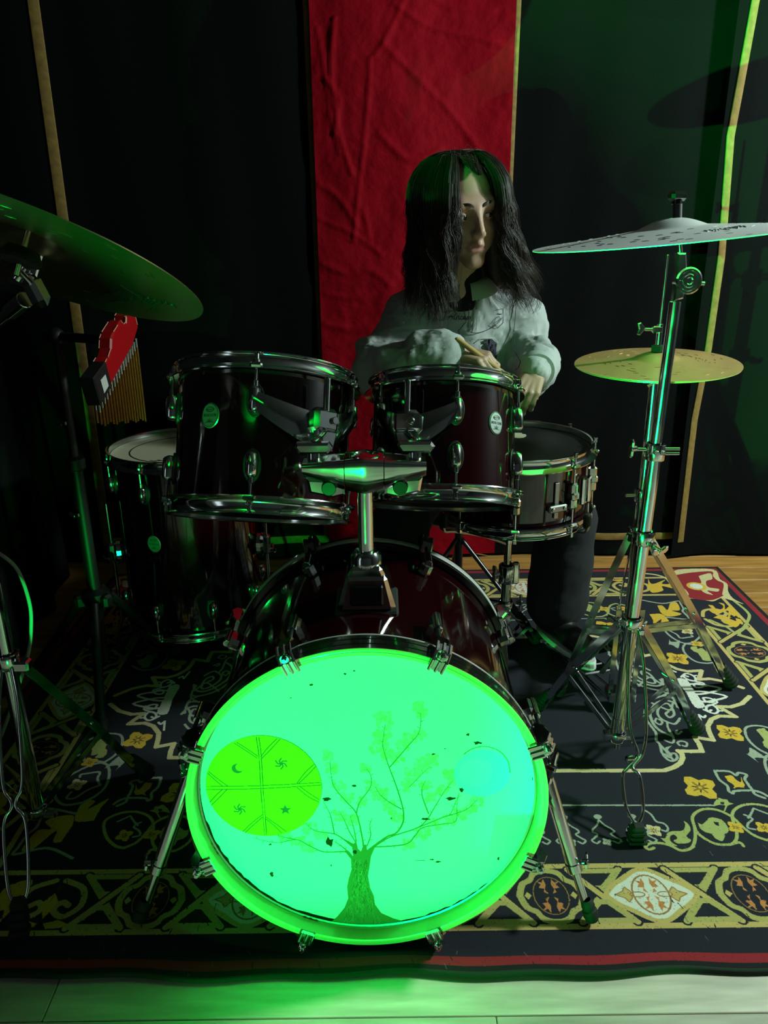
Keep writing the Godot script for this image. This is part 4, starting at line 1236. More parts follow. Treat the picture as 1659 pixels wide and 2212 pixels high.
func ride() -> void:
	var b0 := Vector3(0.534, 0.075, -1.52)
	var top := Vector3(0.562, 1.09, -1.523)
	var ax := (top - b0).normalized()
	var P := func(y: float) -> Vector3:
		return b0 + ax * ((y - b0.y) / ax.y)
	var t := thing("ride_stand", "tall chrome cymbal stand at the right with a wire front leg", "stand", Vector3(b0.x, 0, b0.z))
	var a := Acc.new()
	cyl(a, P.call(0.08), P.call(0.765), 0.0145, 28)
	objw("lower_tube", a, M.chrome, t)
	a = Acc.new()
	cyl(a, P.call(0.76), P.call(1.06), 0.0115, 28)
	objw("upper_tube", a, M.chrome, t)
	a = Acc.new()
	cyl(a, P.call(0.078), P.call(0.135), 0.0155, 24)
	objw("base_sleeve", a, M.chrome, t)
	a = Acc.new()
	collar(a, P.call(0.765), ax, 0.021, 0.034)
	for s in [-1.0, 1.0]:
		cyl(a, P.call(0.768) + Vector3(0.006 * s, 0, 0.016), P.call(0.768) + Vector3(0.006 * s, 0, 0.026), 0.0052, 12)
	var c2 := objw("height_clamp", a, M.chrome, t)
	a = Acc.new()
	cyl(a, P.call(0.768), P.call(0.768) + Vector3(-0.045, 0.003, 0.004), 0.004, 10)
	wing(a, at(P.call(0.768) + Vector3(-0.045, 0.004, 0.004), face(Vector3(-1, 0, 0.3)) * Basis(Vector3.BACK, 1.5)), 1.0)
	for s in [-0.6, 0.6]:
		cyl(a, P.call(0.766) + Vector3(0.01, 0.008 * s, 0.004), P.call(0.766) + Vector3(0.048, 0.008 * s, 0.006), 0.0035, 10)
	objw("wing_bolt", a, M.chrome, c2)
	for y in [0.578, 0.376]:
		a = Acc.new()
		collar(a, P.call(y), ax, 0.023, 0.03)
		box(a, at(P.call(y) + Vector3(0.016, -0.012, 0.02)), Vector3(0.012, 0.014, 0.012), 0.002)
		var cc := objw("collar", a, M.chrome, t)
		a = Acc.new()
		wing(a, at(P.call(y) + Vector3(0.022 if y > 0.5 else -0.04, -0.02 if y > 0.5 else 0.02, 0.03), face(Vector3(0.6 if y > 0.5 else -0.8, -0.2, 1))), 1.2)
		objw("wing_nut", a, M.chrome, cc)
	a = Acc.new()
	var hub: Vector3 = P.call(0.085)
	collar(a, hub, ax, 0.022, 0.022)
	for s in [Vector3(0.02, -0.012, 0.01), Vector3(-0.02, 0.004, 0.006)]:
		box(a, at(hub + s), Vector3(0.026, 0.02, 0.02), 0.003)
	cyl(a, hub + Vector3(0.002, -0.03, 0.01), hub + Vector3(0.002, 0.0, 0.01), 0.006, 10)
	objw("hub", a, M.chrome, t)
	var cl: Vector3 = P.call(0.368)
	flat_leg(t, cl + Vector3(0.02, 0, -0.008), Vector3(0.772, 0.006, -1.63), ax, hub, M.chrome)
	flat_leg(t, cl + Vector3(-0.016, 0, -0.014), Vector3(0.40, 0.006, -1.745), ax, hub, M.chrome)
	# front leg of two bent wires
	a = Acc.new()
	var f := Vector3(0.508, 0.006, -1.262)
	for s in [-1.0, 1.0]:
		var w := Vector3(s, 0, 0)
		tube(a, smooth_path([cl + w * 0.008 + Vector3(0, 0, 0.02), cl + Vector3(0, -0.07, 0.055) + w * 0.017, cl + Vector3(0.002, -0.19, 0.10) + w * 0.018, cl + Vector3(0.0, -0.235, 0.135) + w * 0.005, Vector3(0.515, 0.118, -1.36) + w * 0.005, Vector3(0.513, 0.108, -1.345) + w * 0.018, Vector3(0.511, 0.075, -1.31) + w * 0.019, Vector3(0.51, 0.058, -1.29) + w * 0.014, Vector3(0.509, 0.045, -1.277) + w * 0.004], 5), 0.0036, 10)
	box(a, at(Vector3(0.518, 0.128, -1.375)), Vector3(0.02, 0.014, 0.012), 0.003)
	var wl := objw("wire_leg", a, M.chrome, t)
	a = Acc.new()
	box(a, at(Vector3(0.508, 0.031, -1.266), Basis(Vector3.RIGHT, 0.15)), Vector3(0.034, 0.046, 0.03), 0.006, Vector2(0.75, 0.75))
	for k in 3:
		box(a, at(Vector3(0.508, 0.018 + 0.011 * k, -1.265), Basis(Vector3.RIGHT, 0.15)), Vector3(0.037 - 0.003 * k, 0.007, 0.033 - 0.002 * k), 0.002)
	objw("rubber_foot", a, M.rubber, wl)
	# tilter
	a = Acc.new()
	var tc := Vector3(0.578, 1.098, -1.52)
	lathe(a, at(tc - Vector3(0, 0, 0.012), Basis(Vector3.RIGHT, PI / 2)), [Vector2(0, 0), Vector2(0.022, 0), Vector2(0.025, 0.003), Vector2(0.025, 0.021), Vector2(0.022, 0.024), Vector2(0.019, 0.024), Vector2(0.017, 0.021), Vector2(0.013, 0.021), Vector2(0.011, 0.025), Vector2(0.007, 0.025), Vector2(0.005, 0.022), Vector2(0, 0.022)], 32)
	prism(a, at(tc + Vector3(-0.016, -0.016, 0)), PackedVector2Array([Vector2(-0.008, 0.02), Vector2(0.012, 0.018), Vector2(0.01, -0.016), Vector2(-0.009, -0.022)]), 0.02, 0.003)
	prism(a, at(tc + Vector3(-0.018, 0.02, 0)), PackedVector2Array([Vector2(-0.009, 0.03), Vector2(0.008, 0.03), Vector2(0.014, -0.006), Vector2(-0.006, -0.016)]), 0.018, 0.003)
	cyl(a, tc + Vector3(0.024, -0.005, 0), tc + Vector3(0.034, -0.006, 0), 0.004, 10)
	objw("tilter", a, M.chrome, t)
	a = Acc.new()
	cyl(a, tc + Vector3(-0.018, 0.045, 0), Vector3(0.5425, 1.238, -1.52), 0.0045, 12)
	objw("cymbal_rod", a, M.chrome, t)
	a = Acc.new()
	var n := Vector3(-0.095, 0.995, 0.014).normalized()
	lathe(a, at(Vector3(0.5465, 1.207, -1.52), up_to(n)), [Vector2(0.0, -0.004), Vector2(0.0085, -0.003), Vector2(0.0085, 0.026), Vector2(0.007, 0.027)], 16)
	objw("sleeve", a, M.black, t)
	a = Acc.new()
	box(a, at(Vector3(0.5425, 1.246, -1.52), face(Vector3(0.35, 0, 1))), Vector3(0.034, 0.017, 0.02), 0.005)
	cyl(a, Vector3(0.5425, 1.232, -1.52), Vector3(0.5425, 1.24, -1.52), 0.0095, 14)
	objw("wing_nut", a, M.black_gloss, t)
	var c := thing("ride_cymbal", "large pale ride cymbal on the tall stand at the right", "cymbal", Vector3(0.54, 1.177, -1.521))
	c.basis = up_to(n) * Basis(Vector3.UP, 0.4)
	var pl := cymbal(c, 0.254, 0.016, 0.062, 0.016, M.ride)
	hammer_marks(pl, 0.09, 0.235, 0.016, 0.254, 0.062, 110, M.ride_mark, 8)
	# worn maker's print facing the front
	a = Acc.new()
	var w0 := PI / 2 - 0.5 + 0.4
	for k in 9:
		var w := w0 + 0.42 - k * 0.072
		for s in 2 + k % 2:
			var r0 := 0.128 + 0.008 * s
			var pts := []
			for q in 4:
				var ww := w + 0.018 * sin(q * 2.1 + k + s)
				var r := r0 + 0.006 * q / 3.0
				var y := 0.016 * pow((0.254 - r) / 0.192, 1.25) + 0.0006
				pts.append(Vector3(cos(ww) * r, y, sin(ww) * r))
			tube(a, pts, 0.0008, 4, false)
	obj("worn_print", a, M.ride_mark, pl)

func hihat() -> void:
	var c := Vector3(0.612, 0, -1.735)
	var t := thing("hihat_stand", "chrome hi-hat stand with pedal behind the ride stand", "stand", c)
	var a := Acc.new()
	cyl(a, c + Vector3(0, 0.06, 0), c + Vector3(0, 0.60, 0), 0.0135, 24)
	objw("lower_tube", a, M.chrome, t)
	a = Acc.new()
	cyl(a, c + Vector3(0, 0.6, 0), c + Vector3(0, 0.87, 0), 0.011, 24)
	objw("upper_tube", a, M.chrome, t)
	a = Acc.new()
	lathe(a, at(c + Vector3(0, 0.865, 0)), [Vector2(0.011, 0), Vector2(0.018, 0.004), Vector2(0.02, 0.016), Vector2(0.016, 0.02), Vector2(0.004, 0.022)], 20)
	cyl(a, c + Vector3(-0.006, 0.868, 0.014), c + Vector3(-0.022, 0.862, 0.02), 0.003, 8)
	objw("seat_cup", a, M.chrome, t)
	a = Acc.new()
	cyl(a, c + Vector3(0, 0.6, 0), c + Vector3(0.0, 1.14, 0), 0.003, 10)
	objw("pull_rod", a, M.chrome, t)
	a = Acc.new()
	collar(a, c + Vector3(0, 0.6, 0), Vector3.UP, 0.019, 0.03)
	cyl(a, c + Vector3(-0.015, 0.6, 0.0), c + Vector3(-0.04, 0.6, 0.0), 0.004)
	objw("height_clamp", a, M.chrome, t)
	a = Acc.new()
	collar(a, c + Vector3(0, 0.5, 0), Vector3.UP, 0.021, 0.03)
	for s in 3:
		var w := s * TAU / 3 + 0.3
		box(a, at(c + Vector3(cos(w) * 0.024, 0.5, sin(w) * 0.024), Basis(Vector3.UP, -w)), Vector3(0.018, 0.024, 0.022), 0.003)
	objw("collar", a, M.chrome, t)
	var hub := c + Vector3(0, 0.24, 0)
	flat_leg(t, c + Vector3(0.02, 0.5, -0.006), Vector3(0.945, 0.006, -1.835), Vector3.UP, hub, M.chrome)
	flat_leg(t, c + Vector3(-0.02, 0.5, 0.0), Vector3(0.462, 0.006, -1.80), Vector3.UP, hub, M.chrome)
	flat_leg(t, c + Vector3(0.008, 0.5, -0.02), Vector3(0.69, 0.006, -2.06), Vector3.UP, hub, M.chrome)
	a = Acc.new()
	collar(a, hub, Vector3.UP, 0.02, 0.022)
	box(a, at(c + Vector3(0, 0.05, -0.01)), Vector3(0.07, 0.03, 0.05), 0.004)
	for s in [-1.0, 1.0]:
		strap(a, [c + Vector3(0.03 * s, 0.05, 0), c + Vector3(0.03 * s, 0.30, 0.002)], 0.012, 0.004, Vector3.RIGHT)
	objw("frame", a, M.chrome, t)
	# pedal
	a = Acc.new()
	var tip := Vector3(0.575, 0.075, -1.80)
	var heel := Vector3(0.497, 0.03, -2.09)
	var d := (tip - heel).normalized()
	var b := face(d)
	box(a, at(heel.lerp(tip, 0.55), b), Vector3(0.085, 0.008, 0.25), 0.003)
	for k in 6:
		box(a, at(heel.lerp(tip, 0.2 + 0.12 * k) + b.y * 0.005, b), Vector3(0.07, 0.003, 0.012), 0.001)
	var pd_ := objw("footboard", a, M.chrome, t)
	a = Acc.new()
	box(a, at(heel + Vector3(0, -0.005, -0.01), b), Vector3(0.085, 0.012, 0.06), 0.003)
	strap(a, [Vector3(heel.x - 0.02, 0.012, heel.z), Vector3(c.x - 0.02, 0.03, c.z)], 0.004, 0.006, Vector3.RIGHT)
	strap(a, [Vector3(heel.x + 0.02, 0.012, heel.z), Vector3(c.x + 0.02, 0.03, c.z)], 0.004, 0.006, Vector3.RIGHT)
	objw("heel_plate", a, M.chrome, pd_)
	a = Acc.new()
	strap(a, [tip + Vector3(0, 0.004, 0), c + Vector3(-0.005, 0.2, -0.01)], 0.012, 0.005, Vector3.RIGHT)
	objw("chain", a, M.steel, pd_)
	# cymbals
	var bot := thing("hihat_cymbal", "lower hi-hat cymbal, almost hidden under its twin", "cymbal", c + Vector3(0, 0.887, 0))
	bot.basis = up_to(Vector3(-0.02, 1, 0.03)) * Basis(Vector3.RIGHT, PI)
	bot.position += Vector3(0, 0.017, 0)
	cymbal(bot, 0.176, 0.009, 0.05, 0.012, M.bronze)
	var tp := thing("hihat_cymbal", "upper hi-hat cymbal of golden bronze behind the ride stand", "cymbal", c + Vector3(0, 0.909, 0))
	tp.basis = up_to(Vector3(-0.035, 1, 0.06))
	var pl := cymbal(tp, 0.178, 0.012, 0.05, 0.014, M.bronze)
	hammer_marks(pl, 0.07, 0.165, 0.012, 0.178, 0.05, 60, M.bronze_mark, 12)
	var cl := thing("hihat_clutch", "chrome wing-bolt clutch with black felt on the hi-hat rod", "clutch", c + Vector3(0, 0.934, 0))
	a = Acc.new()
	cyl(a, Vector3(0, 0.001, 0), Vector3(0, 0.016, 0), 0.014, 16)
	obj("felt", a, M.felt, cl)
	a = Acc.new()
	cyl(a, Vector3(0, 0.016, 0), Vector3(0, 0.062, 0), 0.0068, 14)
	box(a, at(Vector3(-0.006, 0.05, 0)), Vector3(0.022, 0.016, 0.014), 0.003)
	cyl(a, Vector3(-0.016, 0.05, 0), Vector3(-0.034, 0.051, 0.002), 0.004, 10)
	prism(a, at(Vector3(-0.043, 0.052, 0.002), Basis(Vector3.UP, 0.3)), PackedVector2Array([Vector2(0.008, -0.003), Vector2(0.010, 0.003), Vector2(-0.002, 0.014), Vector2(-0.010, 0.012), Vector2(-0.006, 0.0), Vector2(-0.010, -0.012), Vector2(-0.002, -0.014)]), 0.007, 0.002)
	obj("clutch_body", a, M.chrome, cl)

func crash() -> void:
	var n := Vector3(0.263, 0.899, -0.349).normalized()
	var c := Vector3(-0.451, 1.168, -1.028)
	var t := thing("crash_cymbal", "dark tilted crash cymbal seen from below at the left edge", "cymbal", c)
	t.basis = up_to(n)
	var pl := cymbal(t, 0.229, 0.017, 0.055, 0.014, M.crash)
	hammer_marks(pl, 0.1, 0.215, 0.017, 0.229, 0.055, 90, M.crash_mark, 21, true)
	# signature written near the right edge of the underside
	var a := Acc.new()
	for s in [[61, -134, 76, -122, 92, -103, 105, -84], [65, -167, 86, -143, 97, -139, 111, -112, 121, -82, 111, -108, 113, -120, 124, -94], [107, -57, 115, -67, 124, -78, 131, -87, 134, -99], [124, -94, 133, -67, 134, -80, 125, -107, 133, -97, 142, -72, 145, -78, 136, -101, 143, -95], [143, -95, 151, -72, 154, -79, 141, -120, 131, -139, 140, -111, 156, -78], [156, -78, 162, -63, 163, -76, 171, -59, 172, -69, 179, -60, 184, -71]]:
		var pts := []
		for k in range(0, s.size(), 2):
			var q := Vector2(s[k], s[k + 1]) / 1000.0
			pts.append(Vector3(q.x, 0.017 * pow(clampf((0.229 - q.length()) / 0.174, 0, 1), 1.25) - 0.0019, q.y))
		tube(a, smooth_path(pts, 4), 0.0011, 5, false)
	obj("signature", a, M.black, pl, "black handwritten signature")
	# boom stand
	var b0 := Vector3(-0.722, 0.07, -1.3)
	var s := thing("boom_stand", "chrome boom cymbal stand cut by the left edge of the picture", "stand", Vector3(b0.x, 0, b0.z))
	a = Acc.new()
	cyl(a, b0, b0 + Vector3(0, 0.9, 0), 0.0145, 24)
	objw("tube", a, M.chrome, s)
	a = Acc.new()
	collar(a, b0 + Vector3(0, 0.36, 0), Vector3.UP, 0.023, 0.03)
	box(a, at(b0 + Vector3(0.03, 0.352, 0.006)), Vector3(0.03, 0.022, 0.024), 0.004)
	objw("collar", a, M.chrome, s)
	a = Acc.new()
	collar(a, b0 + Vector3(0, 0.008, 0), Vector3.UP, 0.021, 0.02)
	for q in [[0.03, -0.012], [-0.02, 0.0]]:
		box(a, at(b0 + Vector3(q[0], 0.008 + q[1] * 0.2, 0.01)), Vector3(0.028, 0.014, 0.014), 0.003)
	objw("hub", a, M.chrome, s)
	var hub := b0 + Vector3(0, 0.008, 0)
	flat_leg(s, b0 + Vector3(0.018, 0.35, -0.006), Vector3(-0.553, 0.006, -1.485), Vector3.UP, hub, M.chrome, true)
	flat_leg(s, b0 + Vector3(-0.02, 0.35, -0.006), Vector3(-0.95, 0.006, -1.40), Vector3.UP, hub, M.chrome, true)
	a = Acc.new()
	var cl := b0 + Vector3(0.004, 0.35, 0.018)
	var ft := Vector3(-0.652, 0.006, -1.038)
	for q in [-1.0, 1.0]:
		var w := Vector3(q, 0, -0.2 * q).normalized()
		tube(a, smooth_path([cl + w * 0.008, cl.lerp(ft, 0.15) + w * 0.016, cl.lerp(ft, 0.42) + w * 0.017, cl.lerp(ft, 0.49) + w * 0.005, cl.lerp(ft, 0.52) + w * 0.005, cl.lerp(ft, 0.58) + w * 0.019, cl.lerp(ft, 0.80) + w * 0.017, cl.lerp(ft, 0.86) + w * 0.003], 5), 0.0034, 8)
	var wl := objw("wire_leg", a, M.chrome, s)
	a = Acc.new()
	for k in 4:
		box(a, at(ft.lerp(cl, 0.03 + 0.032 * k) + Vector3(0, 0.012, 0), face(Vector3(0.2, 0, 1))), Vector3(0.034 - 0.003 * k, 0.0135, 0.026), 0.003)
	objw("rubber_foot", a, M.rubber, wl)
	var piv := b0 + Vector3(0, 0.92, 0)
	var knob := Vector3(-0.478, 1.113, -1.095)
	a = Acc.new()
	var e := (knob - piv).normalized()
	tube(a, [piv - e * 0.12, knob - e * 0.03], 0.0085, 14)
	objw("boom_arm", a, M.chrome, s)
	a = Acc.new()
	cyl(a, knob - e * 0.075, knob - e * 0.02, 0.0115, 16)
	objw("boom_sleeve", a, M.chrome, s)
	a = Acc.new()
	cyl(a, piv - Vector3(0, 0.02, 0.03), piv + Vector3(0, 0, 0.03), 0.022, 18)
	objw("boom_clamp", a, M.chrome, s)
	a = Acc.new()
	box(a, at(knob + Vector3(0.01, 0.004, 0.004), face(Vector3(0.4, 0.1, 1)) * Basis(Vector3.BACK, 0.35)), Vector3(0.026, 0.044, 0.026), 0.009)
	cyl(a, knob + Vector3(-0.016, 0.02, 0.0), knob + Vector3(0.0, 0.036, 0.0), 0.007, 12)
	prism(a, at(knob + Vector3(0.024, 0.052, 0.006), Basis(Vector3.BACK, -0.5)), PackedVector2Array([Vector2(-0.006, -0.03), Vector2(0.006, -0.03), Vector2(0.004, 0.0), Vector2(0.002, 0.022), Vector2(-0.003, 0.022)]), 0.007, 0.002)
	objw("tilter", a, M.chrome, s)
	a = Acc.new()
	tube(a, [knob + Vector3(0.004, 0.012, 0), c - n * 0.022], 0.0042, 10)
	tube(a, [c - n * 0.03, c + n * 0.055], 0.004, 10)
	objw("cymbal_rod", a, M.chrome, s)
	a = Acc.new()
	lathe(a, at(c - n * 0.012, up_to(n)), [Vector2(0, 0), Vector2(0.024, 0), Vector2(0.026, 0.004), Vector2(0.02, 0.016), Vector2(0, 0.018)], 20)
	objw("felt_washer", a, M.felt, s)
	a = Acc.new()
	cyl(a, c + n * 0.034, c + n * 0.05, 0.012, 14)
	objw("wing_nut", a, M.black, s)

func chimes() -> void:
	var near := Vector3(-0.630, 0.872, -1.66)
	var far := Vector3(-0.612, 0.968, -1.95)
	var ax := (far - near).normalized()
	var b := face(-ax)
	var L := near.distance_to(far)
	var t := thing("bar_chimes", "row of brass bar chimes hanging from a red wooden bar with a black end", "chimes", (near + far) / 2)
	# red bar, its side outline cut in waves
	var a := Acc.new()
	var pl := PackedVector2Array()
	var upper := [[0.075, 0.034], [0.10, 0.036], [0.125, 0.045], [0.14, 0.062], [0.16, 0.068], [0.215, 0.072], [0.225, 0.058], [0.24, 0.056], [0.25, 0.068], [0.29, 0.07], [0.305, 0.05], [0.305, 0.014]]
	for p in upper:
		pl.append(Vector2(p[0], p[1]))
	pl.append(Vector2(0.25, -0.006))
	pl.append(Vector2(0.075, -0.022))
	var side := Basis(ax, ax.cross(Vector3.UP).normalized().cross(ax).normalized(), Vector3.ZERO)
	side.z = side.x.cross(side.y)
	prism(a, Transform3D(side, near), pl, 0.03, 0.004)
	objw("wooden_bar", a, M.red_paint, t, "red wooden bar, paint chipped along its edges")
	a = Acc.new()
	rng.seed = 3
	for i in upper.size() - 1:
		for s in [-1.0, 1.0]:
			if rng.randf() < 0.8:
				var p0: Vector3 = near + side * Vector3(upper[i][0], upper[i][1], 0.0135 * s)
				var p1: Vector3 = near + side * Vector3(upper[i + 1][0], upper[i + 1][1], 0.0135 * s)
				tube(a, [p0, p0.lerp(p1, rng.randf_range(0.5, 1.0))], 0.0011, 5)
	objw("chipped_edge", a, M.red_bare, t).set_meta("kind", "stuff")
	a = Acc.new()
	prism(a, Transform3D(side, near), PackedVector2Array([Vector2(0.0, 0.036), Vector2(0.078, 0.036), Vector2(0.078, -0.024), Vector2(0.0, -0.03)]), 0.034, 0.003)
	var ec := objw("end_block", a, M.black, t)
	a = Acc.new()
	prism(a, Transform3D(side, near + side.z * 0.018 * (1.0 if side.z.x > 0 else -1.0)), PackedVector2Array([Vector2(0.025, 0.018), Vector2(0.055, 0.016), Vector2(0.055, -0.012), Vector2(0.025, -0.014)]), 0.002, 0.0005)
	objw("maker_plate", a, M.silver_print, ec)
	# rods and cords
	var n := 34
	var rm := {}
	for i in n:
		var f := i / float(n - 1)
		var top: Vector3 = near + ax * lerpf(0.012, L - 0.004, f) + side.y * lerpf(-0.034, -0.014, f) + side.z * 0.006 * (1 if i % 2 == 0 else -1)
		var hang := 0.018
		var bottom := lerpf(0.798, 0.748, f) + 0.004 * sin(i * 2.3)
		var len := top.y - hang - bottom
		a = Acc.new()
		cyl(a, Vector3(0, -hang, 0), Vector3(0, -hang - len, 0), 0.0031, 10, -1, 0.0005)
		var rod := obj("chime_rod", a, M.brass, t)
		rod.position = top - t.position
		a = Acc.new()
		tube(a, [Vector3(0.0012, 0.004, 0), Vector3(0.001, -hang - 0.004, 0)], 0.0007, 4)
		tube(a, [Vector3(-0.0014, 0.004, 0), Vector3(-0.001, -hang - 0.004, 0)], 0.0007, 4)
		obj("cord", a, M.cord_white, rod)
	# stand
	var base := Vector3(-0.772, 0, -1.87)
	var s := thing("chime_stand", "black tripod stand holding the bar chimes", "stand", base)
	a = Acc.new()
	cyl(a, base + Vector3(0, 0.22, 0), base + Vector3(0, 0.66, 0), 0.016, 20)
	cyl(a, base + Vector3(0, 0.6, 0), base + Vector3(0.0, 0.985, 0), 0.0105, 18)
	objw("pole", a, M.black, s)
	a = Acc.new()
	lathe(a, at(base + Vector3(0, 0.64, 0)), [Vector2(0.016, 0), Vector2(0.024, 0.004), Vector2(0.024, 0.03), Vector2(0.012, 0.036)], 18)
	objw("height_clamp", a, M.black, s)
	a = Acc.new()
	lathe(a, at(base + Vector3(0, 0.27, 0)), [Vector2(0.016, 0), Vector2(0.034, 0.004), Vector2(0.04, 0.02), Vector2(0.036, 0.034), Vector2(0.018, 0.044)], 22)
	for k in 3:
		var w := k * TAU / 3 + 0.5
		box(a, at(base + Vector3(cos(w) * 0.036, 0.286, sin(w) * 0.036), Basis(Vector3.UP, -w)), Vector3(0.036, 0.036, 0.03), 0.007)
	objw("leg_housing", a, M.black, s)
	a = Acc.new()
	wing(a, at(base + Vector3(-0.012, 0.525, 0.02), face(Vector3(-0.5, 0.2, 1))), 0.9)
	objw("wing_bolt", a, M.steel, s)
	a = Acc.new()
	wing(a, at(base + Vector3(-0.012, 0.76, 0.014), face(Vector3(-0.5, 0.2, 1))), 0.9)
	objw("wing_bolt", a, M.steel, s)
	for f in [Vector3(-1.02, 0.012, -1.99), Vector3(-0.72, 0.012, -1.66), Vector3(-0.63, 0.012, -2.06)]:
		var d: Vector3 = f - base
		var dir := Vector3(d.x, 0, d.z).normalized()
		a = Acc.new()
		tube(a, [base + dir * 0.04 + Vector3(0, 0.285, 0), f], 0.0125, 14)
		var lg := objw("leg", a, M.black, s)
		a = Acc.new()
		tube(a, [f + (base + Vector3(0, 0.285, 0) - f) * 0.09, f], 0.0155, 12)
		objw("rubber_foot", a, M.rubber, lg)
		a = Acc.new()
		strap(a, [base + dir * 0.018 + Vector3(0, 0.12, 0), (base + Vector3(0, 0.285, 0)).lerp(f, 0.55)], 0.012, 0.004, dir.cross(Vector3.UP))
		objw("brace", a, M.black, s)
	a = Acc.new()
	cyl(a, base + Vector3(0, 0.1, 0), base + Vector3(0, 0.235, 0), 0.013, 16)
	objw("lower_tube", a, M.black, s)
	a = Acc.new()
	var arm0 := base + Vector3(0, 0.97, 0)
	tube(a, [arm0 + Vector3(-0.03, 0, -0.01), arm0, Vector3(-0.648, 0.965, -1.83)], 0.011, 14)
	ball(a, at(arm0), 0.02, 16, 10)
	objw("arm", a, M.black, s)

func snare_stand() -> void:
	var c := Vector3(0.325, 0, -1.885)
	var t := thing("snare_stand", "chrome snare stand with basket arms under the snare drum", "stand", c)
	var a := Acc.new()
	cyl(a, c + Vector3(0, 0.10, 0), c + Vector3(0, 0.34, 0), 0.0135, 20)
	objw("lower_tube", a, M.chrome, t)
	a = Acc.new()
	cyl(a, c + Vector3(0, 0.33, 0), c + Vector3(0, 0.43, 0), 0.010, 20)
	cyl(a, c + Vector3(0, 0.425, 0), c + Vector3(0, 0.49, 0), 0.018, 16)
	objw("upper_tube", a, M.chrome, t)
	a = Acc.new()
	collar(a, c + Vector3(0, 0.335, 0), Vector3.UP, 0.022, 0.05)
	box(a, at(c + Vector3(0.022, 0.34, 0.008)), Vector3(0.018, 0.06, 0.02), 0.004)
	objw("height_clamp", a, M.chrome, t)
	a = Acc.new()
	collar(a, c + Vector3(0, 0.24, 0), Vector3.UP, 0.02, 0.03)
	objw("collar", a, M.chrome, t)
	a = Acc.new()
	wing(a, at(c + Vector3(-0.03, 0.34, 0.016), face(Vector3(-1, 0, 0.4)) * Basis(Vector3.BACK, 1.5)), 1.2)
	objw("wing_bolt", a, M.steel, t)
	a = Acc.new()
	wing(a, at(c + Vector3(0.034, 0.255, 0.012), face(Vector3(1, 0, 0.4)) * Basis(Vector3.BACK, 1.5)), 1.2)
	objw("wing_bolt", a, M.steel, t)
	for w in [deg_to_rad(35.0), deg_to_rad(150.0), deg_to_rad(270.0)]:
		var d := Vector3(cos(w), 0, sin(w))
		a = Acc.new()
		strap(a, smooth_path([c + d * 0.014 + Vector3(0, 0.425, 0), c + d * 0.09 + Vector3(0, 0.462, 0), c + d * 0.178 + Vector3(0, 0.492, 0), c + d * 0.208 + Vector3(0, 0.50, 0), c + d * 0.208 + Vector3(0, 0.535, 0)], 4), 0.018, 0.005, d.cross(Vector3.UP))
		var arm := objw("basket_arm", a, M.steel, t)
		a = Acc.new()
		box(a, at(c + d * 0.207 + Vector3(0, 0.525, 0), face(d)), Vector3(0.026, 0.035, 0.014), 0.004)
		objw("rubber_grip", a, M.rubber, arm)
	var hub := c + Vector3(0, 0.11, 0)
	for f in [Vector3(0.19, 0.006, -1.69), Vector3(0.46, 0.006, -2.10), Vector3(0.13, 0.006, -2.06)]:
		flat_leg(t, c + (f - c).normalized() * 0.01 + Vector3(0, 0.24, 0), f, Vector3.UP, hub, M.chrome)

func cable() -> void:
	var a := Acc.new()
	tube(a, smooth_path([Vector3(-0.90, 0.533, -1.62), Vector3(-0.854, 0.521, -1.6), Vector3(-0.826, 0.485, -1.6), Vector3(-0.814, 0.42, -1.6), Vector3(-0.816, 0.36, -1.6), Vector3(-0.838, 0.27, -1.6), Vector3(-0.87, 0.18, -1.57), Vector3(-0.92, 0.07, -1.56), Vector3(-0.97, 0.0115, -1.58), Vector3(-1.0, 0.0115, -1.66)], 6), 0.0042, 10)
	var t := thing("cable", "thin white cable looping down at the left edge", "cable", Vector3(-0.97, 0.0, -1.58))
	objw("lead", a, M.cord_white, t)
	a = Acc.new()
	cyl(a, Vector3(-0.90, 0.533, -1.62), Vector3(-0.95, 0.53, -1.64), 0.008, 12)
	objw("plug", a, M.black, t)
# ---------------------------------------------------------------- drummer
const HC := Vector3(0.213, 1.234, -2.14)
const HS := 1.08
var head_t: Transform3D
var hood_prims := []
var hood_noise: FastNoiseLite
const HOOD_K := 0.045
const HOOD_AMP := 0.010

func finger(prims: Array, root: Vector3, dir: Vector3, palm: Vector3, seg: Array, bends: Array, r: float) -> void:
	var ax := dir.cross(palm).normalized()
	var p := root
	var d := dir
	for i in seg.size():
		d = d.rotated(ax, bends[i])
		var q: Vector3 = p + d * seg[i]
		prims.append([p, q, r - 0.0007 * i, r - 0.0007 * (i + 1)])
		p = q

